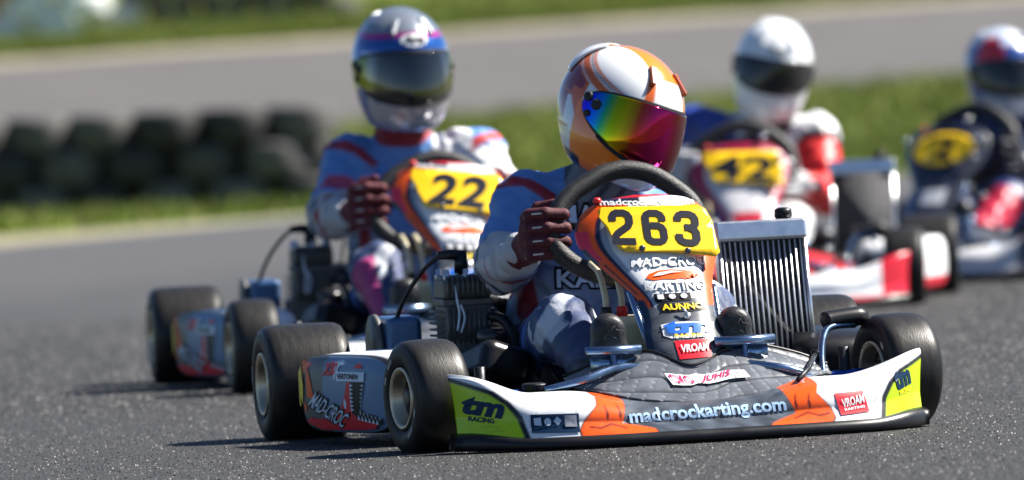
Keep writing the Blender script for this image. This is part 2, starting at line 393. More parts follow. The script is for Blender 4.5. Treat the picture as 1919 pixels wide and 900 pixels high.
# tyre walls
rub_old = mat('old_rubber', (.090, .086, .085), .75, var=.5, vscale=9, bump=.5, bscale=40)
white_tyre = mat('white_painted_rubber', (.88, .88, .90), .5, var=.05, vscale=12, bump=.3, bscale=30)
red_tyre = mat('red_painted_rubber', (.45, .02, .05), .6, var=.15, vscale=12)
def flat_tyre(R, H):
    mb = MB(); r = R*.56
    mb.lathe([(0.012*H, r), (0, r+.1*R), (.0, R*.86), (.1*H, R*.95), (.3*H, R), (.42*H, R*.985), (.5*H, R), (.58*H, R*.985), (.7*H, R), (.9*H, R*.95), (H, R*.86), (H, r+.1*R), (.99*H, r), (.8*H, r*1.25), (.2*H, r*1.25), (.012*H, r)], 28, 'z')
    return mb.mesh('tyre')
tm_small = flat_tyre(.193, .206); rows = ('bottom', 'middle', 'top')
rub = [mat('dusty_rubber', (.085, .080, .078), .8, var=.4, vscale=9, bump=.5, bscale=40), mat('black_rubber', (.018, .018, .019), .7, var=.4, vscale=9, bump=.5, bscale=40), mat('grey_rubber', (.048, .046, .045), .75, var=.4, vscale=9, bump=.5, bscale=40)]
tms = []
for q in rub: e_ = tm_small.copy(); e_.materials.append(q); tms.append(e_)
for k in range(3):
    for i in range(16):
        back = i >= 8; x = -1.2-.39*(i % 8)-.19*((k+back) % 2)
        o = bpy.data.objects.new('tyre', tms[1] if back else tms[random.choice((0, 0, 2, 1))]); COL.objects.link(o)
        o.location = (x+random.uniform(-.02, .02), 50.35+(.30 if back else 0)+random.uniform(-.04, .04), .003+.207*k); o.rotation_euler = (0, 0, random.uniform(0, 6))
        if back: tag(o, f'old black tyre in the {rows[k]} row at the back of the low tyre wall', 'tyre', f'back tyres in the {rows[k]} row of the low tyre wall')
        else: tag(o, f'old black tyre in the {rows[k]} row at the front of the low tyre wall', 'tyre', f'front tyres in the {rows[k]} row of the low tyre wall')
tb = flat_tyre(.245, .2); tb.materials.append(rub_old)
tw = flat_tyre(.249, .202); tw.materials.clear(); tw.materials.append(white_tyre)
tr = tb.copy(); tr.materials.clear(); tr.materials.append(red_tyre)
for k in range(4):
    for i in range(10):
        x = -1.55-.502*i-.25*(k % 2); y = 79.0+.02*(i % 2)+(.25 if x > -3.6 else -1.2)
        q, nm = (tb, 'black') if x > -3.42 else ((tr, 'red') if (k >= 1 and x < -4.45) else (tw, 'white'))
        o = bpy.data.objects.new('tyre', q); COL.objects.link(o)
        o.location = (x, y, float(terr(y))+.002+.203*k); o.rotation_euler = (0, 0, random.uniform(0, 6))
        t = {'black': 'plain black tyre in the barrier on the far grass bank', 'white': 'white painted tyre in the barrier on the far grass bank', 'red': 'red painted tyre in the barrier on the far grass bank'}[nm]
        tag(o, t, 'tyre', f'{nm} tyres of the far barrier')

# ------------------------------------------------------------------ kart
# kart space: +y forward, +x the driver's right hand, origin on the ground under the front axle
orange = (.86, .10, .006); red = (.62, .012, .02); white = (.78, .79, .81); lime = (.46, .66, .0); navy = (.012, .018, .05); yellow = (.88, .54, .0)
black = (.012, .012, .014); croc = (.11, .118, .135)
M_pl = mat('painted_plastic', vcol=True, rough=.30, coat=.25, spec=.4, var=.05, vscale=25)
M_pod = mat('pod_plastic', vcol=True, rough=.34, spec=.25, var=.05, vscale=25)
M_blackpl = mat('black_plastic', (.010, .010, .012), .36, spec=.35, var=.2, vscale=14)
M_tread = mat('tyre_tread', (.016, .0145, .013), .40, spec=.35, var=.25, vscale=20, bump=.14, bscale=70, stretch=(5, 1, 1))
M_side = mat('tyre_sidewall', (.007, .007, .008), .5, spec=.25, var=.2, vscale=20)
M_rim = mat('rim_metal', (.50, .43, .31), .36, .85, var=.12, vscale=20)
M_rimin = mat('rim_barrel', (.13, .11, .085), .45, .6, var=.2, vscale=20)
M_hub = mat('hub_metal', (.10, .09, .08), .45, .7)
M_mark = mat('tyre_marking', (.34, .30, .28), .6, var=.3, vscale=40)
M_steel = mat('tube_steel', (.20, .29, .44), .24, .95, var=.15, vscale=20)  # blue reflection of the sky put into the steel colour
M_alu = mat('aluminium', (.72, .73, .76), .30, .95, var=.12, vscale=18)
M_dark = mat('dark_metal', (.03, .032, .037), .42, .75, var=.3, vscale=30, bump=.25, bscale=120)
M_eng = mat('engine_casting', (.12, .118, .115), .5, .6, var=.3, vscale=30, bump=.4, bscale=140)
M_engblk = mat('black_casting', (.009, .009, .011), .28, 0., var=.3, vscale=20)
M_bluebox = mat('blue_box', (.05, .12, .26), .3, .3)
M_core = mat('radiator_core', (.055, .055, .062), .55, .5, var=.4, vscale=60, bump=.9, bscale=160, stretch=(1, 1, 6))
M_tubeal = mat('radiator_tube', (.86, .86, .87), .35, .6, var=.15, vscale=80)
M_tank = mat('tank_plastic', (.85, .76, .50), .35, var=.08, spec=.4)
M_hose = mat('hose', (.62, .55, .38), .25)
M_redcap = mat('red_cap', (.7, .02, .02), .4)
M_seat = mat('seat_shell', (.02, .021, .024), .4, var=.2)
M_grip = mat('wheel_grip', (.013, .013, .014), .48, var=.3, vscale=60, bump=.5, bscale=300)
M_yel = mat('yellow_plate', yellow, .32, coat=.3, var=.03, vscale=15)
M_num = mat('numeral_vinyl', (.006, .008, .020), .5, spec=.15)
M_white = mat('white_vinyl', (.80, .81, .83), .4)
M_ink = mat('black_vinyl', (.008, .008, .012), .45, spec=.2)
M_grey = mat('grey_vinyl', (.33, .35, .38), .4)
M_redv = mat('red_vinyl', (.66, .012, .03), .4, spec=.25)
M_orav = mat('orange_vinyl', orange, .4, spec=.25)
M_blue = mat('blue_vinyl', (.01, .13, .55), .4)
M_teal = mat('teal_vinyl', (.006, .03, .075), .45, spec=.2)
M_yelv = mat('yellow_vinyl', (.85, .62, .01), .4)
M_shadev = mat('shaded_white_vinyl', (.34, .50, .72), .4)  # white bumper letters coloured with the blue of their shade
M_mag = mat('magenta_vinyl', (.55, .01, .10), .4)
M_lblue = mat('pale_vinyl', (.58, .68, .80), .4)
M_screw = mat('screw_metal', (.12, .12, .13), .3, .9)
M_blueano = mat('blue_anodised', (.01, .08, .42), .3, .6)

NZ = [.166, .18, .20, .23, .27, .32, .36, .40, .44, .48, .51, .53, .545, .552]
n_hw = crv(NZ, [.03, .065, .085, .090, .084, .090, .112, .140, .160, .160, .144, .120, .078, .02])
n_xc = crv(NZ, [-.035, -.04, -.04, -.04, -.042, -.042, -.032, -.025, -.018, -.018, -.02, -.022, -.022, -.02])
n_y = crv([.166, .23, .32, .44, .552], [.13, .085, .005, -.10, -.18])
def noseS(x, z, off=.0):
    hw = n_hw(z); u = np.clip((x-n_xc(z))/hw, -1, 1)
    return np.stack([x, n_y(z)-hw*.42*np.abs(u)**2.8+off*.8, z+off*.6], -1)
BX = -.018; BW = .532; ZB = .036
def b_a(x): return np.abs(x-BX)/BW
def b_yf(x): a = b_a(x); return .335-.05*a**2-.11*a**6
def b_zt(x): a = b_a(x); return .100+.026*smooth(.15, .55, a)+.05*smooth(.66, 1, a)
def b_rd(x): return .085-.07*smooth(.66, .95, b_a(x))
def bumpS(x, z, off=0.):
    zt = b_zt(x); zk = ZB+.35*(zt-ZB); q = np.clip((z-zk)/(zt-zk), 0, .999)
    lean = .018+.02*(1-smooth(.2, .6, b_a(x)))
    y = b_yf(x)-lean*np.clip((z-ZB)/(zk-ZB), 0, 1)-b_rd(x)*(1-np.sqrt(1-q*q))
    xx = x+np.sign(x-BX)*.008*b_a(x)**6*np.clip((z-.06)/.1, 0, 1.2)**2
    return np.stack([xx, y+off, z+off*.45], -1)
P_Y0, P_Y1, P_Z0, P_Z1 = -.775, -.312, .036, .212
def podS(p, q, off=0., inset=0.):     # p -1 rear .. 1 front, q -1 bottom .. 1 top on the outer face
    y = (P_Y0+P_Y1)/2+p*(P_Y1-P_Y0)/2; z = (P_Z0+P_Z1)/2+q*(P_Z1-P_Z0)/2
    x = .585+.2625*(-.33-y)+.02*(1-p**4)*(1-.5*q**2)-.02+off
    return np.stack([x+0*q, y+0*q, z+0*p], -1)

_mesh = {}
def shared(key, make):
    if key not in _mesh: _mesh[key] = make()
    return _mesh[key]
def wheel_meshes(R, W):
    def ty():
        mb = MB(); h = W/2; s = .022; rr = R*.53
        pr = [(-h+.012, rr), (-h+.002, rr+.008), (-h-.002, R*.72), (-h+.001, R*.86), (-h+.008, R*.945), (-h+.018, R*.98), (-h+.034, R*.995), (0, R), (h-.034, R*.995), (h-.018, R*.98), (h-.008, R*.945), (h-.001, R*.86), (h+.002, R*.72), (h-.002, rr+.008), (h-.012, rr), (h-.03, rr-.004), (-h+.03, rr-.004), (-h+.012, rr)]
        mis = [1]*5+[0]*6+[1]*6
        mb.lathe(pr, 56, 'x', mis=mis); return mb.mesh('tyre')
    def ri():
        mb = MB(); h = W/2; rr = R*.53
        pr = [(h-.004, rr+.002), (h, rr+.001), (h+.001, rr-.004), (h-.006, rr-.010), (h-.03, rr-.016), (h-.045, rr-.024), (.012, rr-.026), (.004, .03), (-.004, .03), (-.012, rr-.026), (-h+.045, rr-.024), (-h+.03, rr-.016), (-h+.006, rr-.010), (-h-.001, rr-.004), (-h, rr+.001), (-h+.004, rr+.002)]
        mb.lathe(pr, 40, 'x', mis=[0]*4+[1]*7+[0]*4); return mb.mesh('rim')
    def hu():
        mb = MB(); mb.lathe([(-.045, .0), (-.045, .022), (-.03, .024), (-.028, .036), (.028, .036), (.03, .022), (.05, .02), (.052, .012), (.052, 0)], 20, 'x')
        for k in range(3):
            a = k*2.094+.4; mb.lathe([(-.04, 0), (-.04, .007), (.04, .007), (.04, 0)], 6, 'x', c=(0, .03*math.cos(a), .03*math.sin(a)))
        return mb.mesh('hub')
    def mk(a0, a1, sx):
        mb = MB(); h = W/2+.0035; t = np.linspace(a0, a1, 9)
        V = [(sx*(W/2+.0007+e_), r_*math.cos(x), r_*math.sin(x)) for x in t for r_, e_ in ((R*.68, .0012), (R*.72, .0020), (R*.755, .0013))]
        f = [(i*3+j, i*3+j+1, (i+1)*3+j+1, (i+1)*3+j) for i in range(8) for j in (0, 1)]; mb.add(V, f if sx < 0 else [q[::-1] for q in f])
        return mb.mesh('sidewall_marking')
    k = (R, W)
    return [shared((n,)+k, g) for n, g in (('ty', ty), ('ri', ri), ('hu', hu))]+[[shared(('mk', i, sx)+k, lambda: mk(a0, a1, sx)) for i, (a0, a1) in enumerate(((.35, .75), (1.05, 1.25), (3.5, 3.85), (4.1, 4.3))) for sx in (-1, 1)]]
def add_wheel(kart, x, y, R, W, steer=0.):
    w_ = empty('wheel', (x, y, R), steer, kart); ty, ri, hu, mk = wheel_meshes(R, W); spin = random.uniform(0, 6)
    for nm, me, mt in (('tyre', ty, [M_tread, M_side]), ('rim', ri, [M_rim, M_rimin]), ('hub', hu, M_hub), *(('sidewall_marking', q, M_mark) for q in mk)):
        o = obj(nm, me, mt, w_); o.rotation_euler = (spin, 0, 0)

def nose_panel(k, c):
    nu, nv = 90, 170
    mb = MB()
    def F(u, v):
        z = .1665+v*(.5515-.1665); uu = (u*2-1); x = n_xc(z)+uu*n_hw(z)*.9999; return noseS(x, z)
    mb.grid(F, nu, nv, flip=True); me = mb.mesh('nose_panel'); P = verts(me); z = P[:, 2]; u = (P[:, 0]-n_xc(z))/n_hw(z); x = P[:, 0]
    def fn(x, z):
        u = (x-n_xc(z))/n_hw(z); C = np.tile(np.array(c['nose_base']), (len(x), 1))
        if not c['detail']:
            C[np.abs(u) > .7] = c['nose_edge']; C[z > .50] = c['nose_edge']; C[z < .24] = c['nose_low']
            C[(z > .28) & (z < .33) & (np.abs(u) < .55)] = c['nose_patch']; return C
        lo = z < .318; C[lo] = croc; C[lo] *= (1+.25*blotch(x, z, 1.5))[lo][:, None]; C[lo & (np.sin(z*250+2*np.sin(x*40)) > .96)] = (.06, .065, .075)
        up = z > .30; C[up & (u > .60)] = (.30, .36, .45); C[up & (u > .69)] = navy; C[up & (u > .76)] = orange
        C[up & (u > .97)] = (.05, .02, .02)
        C[(z > .41) & (z < .475) & (u > .84)] = (.80, .03, .08); C[(z > .40) & (z < .435) & (u > .93)] = (.02, .06, .09)
        C[(z > .33) & (z < .40) & (u > .86) & (u < .90)] = (.06, .01, .01)
        C[up & (u < -.70)] = navy; C[up & (u < -.76)] = orange; C[(z > .44) & (z < .455) & (u < -.76)] = red
        C[(z > .505) & (np.abs(x+.03) > .055)] = orange; C[(z > .533) & (x > -.005)] = navy; C[(z > .533) & (x < -.005)] = white; C[(z > .546)] = red
        C[lo & (u > .84)] = (.012, .03, .07); return C
    C = AA(fn, x, z, .003, .003)
    C *= (1-.5*(rng.random(len(x)) < .003))[:, None]*(1-.10*smooth(.2, 1.2, blotch(x, z, 1.1)))[:, None]
    setcol(me, C); n = obj('nose_panel', me, M_pl, k, solid=.005)
    # panel fixings and its lettering
    cl = MB(); cl.tube([noseS(np.array(.085), np.array(.535), .004)+np.array([0, 0, k_*.006]) for k_ in range(3)], [.009, .011, .006], 8)
    obj('clip', cl, M_redcap, n)
    if c['detail']:
        sf = lambda p, q: noseS(p, q, .0016); sf2 = lambda p, q: noseS(p, q, .0042)
        lettering('lettering', 'madcrockarting.com', (.080, .5275), (-.140, .520), .017, sf, M_white, n, .03)
        lettering('lettering', 'MAD-CROC', (.046, .390), (-.128, .388), .019, sf, M_grey, n, .05, .15)
        lettering('lettering', 'MAD-CROC', (.046, .390), (-.128, .388), .019, sf2, M_white, n, .012, .15)
        lettering('lettering', 'KARTING', (.026, .338), (-.112, .333), .019, sf, M_grey, n, .05)
        lettering('lettering', 'KARTING', (.026, .338), (-.112, .333), .019, sf2, M_white, n, .015)
        # leaping crocodile emblem
        C0 = [(.020, .365), (.012, .374), (-.010, .381), (-.04, .3825), (-.07, .379), (-.095, .376), (-.106, .3775), (-.092, .3715), (-.108, .368), (-.09, .367), (-.094, .361), (-.075, .364), (-.07, .359), (-.058, .362), (-.045, .360), (-.02, .362), (.004, .360)]
        patch('crocodile_emblem', C0, sf, M_orav, n); patch('crocodile_emblem', [(.004, .368), (-.01, .375), (-.04, .378), (-.068, .3745), (-.04, .3735), (-.015, .369)], sf2, M_white, n)
        patch('sticker', rrect(-.072, .312, .012, .330, .003), sf, M_ink, n)
        for i, xx in enumerate((-.002, -.028, -.055)): patch('sticker_icon', circ(xx, .3215, .008, .0055, 8) if i else rrect(xx-.007, .3165, xx+.007, .327, .001), sf2, M_white, n)
        patch('sticker', [(.006, .309), (-.098, .307), (-.102, .289), (.003, .289)], sf, M_ink, n)
        lettering('lettering', 'AUNNO', (.000, .2925), (-.094, .2925), .0125, sf2, M_yelv, n, .03)
        patch('sticker', [(.012, .262), (-.02, .267), (-.06, .266), (-.112, .262), (-.104, .243), (-.092, .231), (-.005, .231), (.012, .238)], sf, M_white, n)
        lettering('lettering', 'tm', (.008, .2415), (-.098, .2415), .0225, sf2, M_blue, n, .045, .25)
        lettering('lettering', 'RACING', (-.012, .2325), (-.08, .2325), .007, sf2, M_yelv, n, .02)
        patch('sticker', [(-.008, .226), (-.09, .227), (-.088, .187), (-.012, .185)], sf, M_redv, n)
        lettering('lettering', 'VROAM', (-.018, .199), (-.082, .201), .016, sf2, M_white, n, .03, .15)
        lm = MB(); lm.lathe([(0, .009), (.006, .008), (.008, 0)], 12, 'y', c=tuple(noseS(np.array(-.051), np.array(.278), .001)))
        lm.tube([noseS(np.array(-.051), np.array(.280), .010), noseS(np.array(-.040), np.array(.292), .012)], .0025, 6); obj('latch', lm, M_alu, n)
    return n
def plate(k, c):
    # racing number plate, nearly flat, bolted to the nose
    P0 = c.get('plate', [(.088, .527), (-.133, .522), (-.150, .512), (-.160, .485), (-.162, .415), (-.150, .406), (-.085, .418), (-.03, .423), (.052, .428), (.068, .437), (.080, .470), (.097, .505), (.097, .520)])
    def S_(p, q, off=0.): return np.stack([p, n_y(q)+.012-.35*(p+.033)**2+off*.8, q+off*.6], -1)
    sf = lambda p, q: S_(p, q)
    o = patch('number_plate', P0[::-1] if c.get('flip') else P0, sf, M_yel, k, .02)
    me = o.data; m_ = o.modifiers.new('solid', 'SOLIDIFY'); m_.thickness = .004; m_.offset = 0
    t = lambda p, q: S_(p, q, .0035)
    for s, a, b, h, sh in c['digits']:
        if c.get('stroke'): stroke_digit('numeral', s, a, b, h, t, M_num, o)
        else: lettering('numeral', s, a, b, h, t, M_num, o, c.get('nbold', .03), sh)
    for x, z in ((.016, .431), (-.087, .420)):
        s_ = MB(); p = S_(np.array(x), np.array(z), .003); s_.lathe([(0, .0075), (.003, .0075), (.005, .005), (.005, 0)], 12, 'y', c=tuple(p)); obj('screw', s_, M_screw, o)
    return o
def bumper(k, c):
    nu, nv = 440, 60; mb = MB()
    def F(u, v):
        x = BX+(u*2-1)*BW; zt = b_zt(x); zk = ZB+.35*(zt-ZB)
        ph = np.clip((v-.25)/.5, 0, 1)*PI/2; z = np.where(v < .25, ZB+(zk-ZB)*v/.25, zk+(zt-zk)*np.sin(ph)*.999)
        P = bumpS(x, z); t = np.clip((v-.75)/.25, 0, 1); P[..., 1] -= t*.07*(1-.9*smooth(.6, .9, b_a(x))); P[..., 2] += t*.006; return P
    mb.grid(F, nu, nv, flip=True); me = mb.mesh('front_bumper'); P = verts(me); x, z = P[:, 0], P[:, 2]
    foot1 = [(.262, .030), (.266, .05), (.25, .074), (.222, .10), (.205, .14), (.145, .14), (.153, .108), (.168, .06), (.127, .052), (.099, .045), (.092, .030)]
    foot2 = [(-.20, .14), (-.30, .14), (-.278, .10), (-.305, .068), (-.312, .047), (-.30, .030), (-.155, .030), (-.168, .042), (-.192, .05), (-.226, .06), (-.215, .09)]
    def fn(x, z):
        C = np.tile(np.array(c['bump_base']), (len(x), 1))
        if not c['detail']:
            C[np.abs(x-BX) > .45] = c['bump_end']; C[z < .05] = c['bump_low']; C[np.abs(x-BX) < .16] = c['bump_mid']; return C
        m = (x < .165) & (x > -.225); C[m] = (np.array((.085, .10, .125))[None, :]*(.95+.4*blotch(x, z, 1.2))[:, None])[m]
        C[m & ((np.sin(x*58+2*np.sin(z*60)) > .985) | (np.sin(z*95+1.5*np.sin(x*21)) > .985))] = (.07, .075, .085)
        for ft in (foot1, foot2):
            cx, cy = np.mean(np.array(ft), 0); big = [(cx+(a-cx)*1.05, cy+(b-cy)*1.06) for a, b in ft]
            C[inpoly(x, z, big)] = (.03, .004, .004); C[inpoly(x, z, ft)] = orange
        dk = (.12, .008, .006)
        for sx, x0 in ((1, .205), (-1, -.262)):
            for dx in (0, sx*.030):
                X_ = (x-x0+dx)*sx; C[inpoly(X_, z, [(-.004, .066), (-.008, .080), (-.004, .096), (.002, .104), (-.002, .088), (.0, .074)])] = dk
            X_ = (x-x0)*sx; C[inpoly(X_, z, [(.04, .058), (.015, .054), (-.01, .062), (-.045, .050), (-.045, .047), (-.01, .058), (.015, .050), (.04, .054)])] = dk
        for s_, o_ in ((1, 0.), (-1, .05)):
            L = [(.62, .205), (.525, .166), (.45, .136), (.418, .110), (.397, .08), (.385, .03), (.62, .03)]; B_ = [(.62, .215)]+[(a-.011, b+.006) for a, b in L[:-1]]+[(.62, .03)]
            C[inpoly(s_*x-o_, z, B_)] = black; C[inpoly(s_*x-o_, z, L)] = lime
        return C
    C = AA(fn, x, z, .0035, .0035)
    C *= (1-.55*(rng.random(len(x)) < .004))[:, None]*(1-.30*smooth(.3, 1.2, blotch(x*.35, z*2.2, 2.4))*(z < .075))[:, None]
    setcol(me, C); o = obj('front_bumper', me, M_pl, k, solid=.004)
    # black lower lip
    lp = MB(); n = 60; xs = np.linspace(-1, 1, n)*(BW+.004)+BX; V = []
    for q in xs:
        a = abs(q-BX)/BW; y = float(b_yf(np.array(np.clip(q, BX-BW, BX+BW)))); e = smooth(.72, .95, a)
        for dy, dz in ((-.05, .012), (.012, .012), (.017, .020), (.012+.006*e, .034+.010*e), (-.012, .040+.012*e), (-.05, .036)): V.append((q*(1+.012*e), y+dy, dz))
    f = [(i*6+j, i*6+(j+1) % 6, (i+1)*6+(j+1) % 6, (i+1)*6+j) for i in range(n-1) for j in range(6)]+[tuple(range(6)), tuple((n-1)*6+j for j in range(6))[::-1]]
    lp.add(V, f); obj('bumper_lip', lp, M_blackpl, o)
    if c['detail']:
        sf = lambda p, q: bumpS(p, q, .002); s2 = lambda p, q: bumpS(p, q, .0036)
        lettering('lettering', 'madcrockarting.com', (.150, .050), (-.205, .058), .036, sf, M_shadev, o, .028)
        ap = [(.370, .088), (.266, .086), (.268, .045), (.371, .048)]
        patch('sticker', ap, sf, M_teal, o); patch('sticker', [(.298, .082), (.272, .082), (.273, .057), (.299, .058)], s2, M_grey, o)
        patch('sticker_icon', [(.364, .079), (.349, .080), (.349, .062), (.364, .064)], s2, M_lblue, o); patch('sticker_icon', circ(.335, .070, .0075, .0085, 12), s2, M_lblue, o)
        patch('sticker_icon', [(.314, .081), (.305, .071), (.314, .061), (.323, .071)], s2, M_lblue, o)
        patch('sticker', [(-.318, .097), (-.388, .099), (-.398, .053), (-.327, .049)], sf, M_redv, o)
        lettering('lettering', 'VROAM', (-.334, .064), (-.388, .073), .018, s2, M_white, o, .03, .1); lettering('lettering', 'KARTING', (-.338, .057), (-.388, .062), .005, s2, M_white, o, .02)
        lettering('lettering', 'tm', (.505, .098), (.432, .084), .032, sf, M_teal, o, .05, .2); lettering('lettering', 'RACING', (.492, .079), (.445, .072), .010, sf, M_teal, o, .03)
        lettering('lettering', 'tm', (-.478, .095), (-.518, .108), .034, sf, M_teal, o, .05, .1); lettering('lettering', 'RACING', (-.486, .083), (-.515, .090), .009, sf, M_yelv, o, .04)
    return o
def fairing(k, c):
    up = spline([(.235, .02, .155), (.15, .045, .185), (.05, .075, .203), (-.035, .125, .168), (-.12, .085, .196), (-.20, .05, .204), (-.30, .03, .18), (-.375, .02, .150)], 160)
    dn = spline([(.225, .06, .136), (.17, .17, .118), (.09, .225, .100), (-.035, .245, .092), (-.12, .235, .094), (-.21, .205, .110), (-.30, .14, .126), (-.372, .06, .134)], 160)
    mb = MB(); t = np.linspace(0, 1, 48)
    V = [up[i]*(1-s)+dn[i]*s+np.array([0, 0, -.004*math.sin(PI*s)]) for i in range(160) for s in t]
    mb.add(V, [(i*48+j, i*48+j+1, (i+1)*48+j+1, (i+1)*48+j) for i in range(159) for j in range(47)])
    me = mb.mesh('floor_fairing'); V = np.array(V); C = np.tile(np.array(c['fair']), (len(V), 1))
    if c['detail']:
        uu = np.repeat(np.linspace(0, 1, 160), 48); vv = np.tile(t, 160)
        d_ = np.abs(uu-.56)*2; w1 = vv*3.1-d_*1.1+.15; w2 = uu*20+np.where(uu > .56, -1, 1)*vv*1.2+.4*np.sin(np.floor(w1)*7)
        f1 = np.abs((w1 % 1)-.5)*2; f2 = np.abs((w2 % 1)-.5)*2
        C = C*1.15*(1+.22*blotch(V[:, 0], V[:, 1], .8))[:, None]
        g = (np.clip((f1-.84)/.12, 0, 1))[:, None]; C = C*(1-g)+np.array((.04, .043, .05))*g
        g = (np.clip((f2-.93)/.06, 0, 1)*.5*(f1 < .84))[:, None]; C = C*(1-g)+np.array((.42, .43, .45))*g; C[vv < .05] = (.02, .02, .025)
        V2 = V.copy(); V2[:, 2] += .0045*(1-f1**4)*np.sqrt(np.clip(1-f2**8, 0, 1)); me.vertices.foreach_set('co', V2.astype(np.float32).ravel())
    setcol(me, C); o = obj('floor_fairing', me, M_pl, k, solid=.004)
    tb = MB(); tb.tube(up+np.array([0, 0, .004]), .004, 6); obj('fairing_edge', tb, M_blackpl, o)
    if c['detail']:
        def S_(p, q, off=.0085):        # q: metres down from the upper edge, negative
            i = np.interp(-p, -up[:, 0], np.arange(160)); ii = np.clip(i.astype(int), 0, 158); w_ = (i-ii)[:, None]
            a = up[ii]*(1-w_)+up[ii+1]*w_; b = dn[ii]*(1-w_)+dn[ii+1]*w_; s = np.clip(-q/np.linalg.norm(b-a, axis=1), 0, 1)[:, None]
            r = a*(1-s)+b*s+np.array([0, 0, 1])*(-.004*np.sin(PI*s)); r[:, 0] = p; r[:, 2] += off*.9; r[:, 1] += off*.5; return r
        patch('sticker', [(.034, -.080), (-.035, -.034), (-.09, -.060), (-.150, -.090), (-.158, -.122), (-.09, -.094), (-.035, -.070), (.024, -.118)], lambda p, q: S_(p, q), M_white, o, .02)
        lettering('lettering', 'CIKO', (.016, -.104), (-.030, -.070), .024, lambda p, q: S_(p, q, .0105), M_mag, o, .02)
        lettering('lettering', 'JUHIS', (-.042, -.070), (-.108, -.098), .024, lambda p, q: S_(p, q, .0105), M_mag, o, .02)
        lettering('lettering', '27', (-.120, -.104), (-.146, -.116), .019, lambda p, q: S_(p, q, .0105), M_grey, o, .0)
    # tension rods at the sides of the fairing
    rd = MB(); rd.tube([(-.345, .03, .175), (-.30, .14, .150), (-.255, .22, .130)], .006, 8); rd.lathe([(-.012, 0), (-.012, .011), (.012, .011), (.012, 0)], 10, 'x', c=(-.352, .02, .176)); obj('support_rod', rd, M_dark, k)
    return o
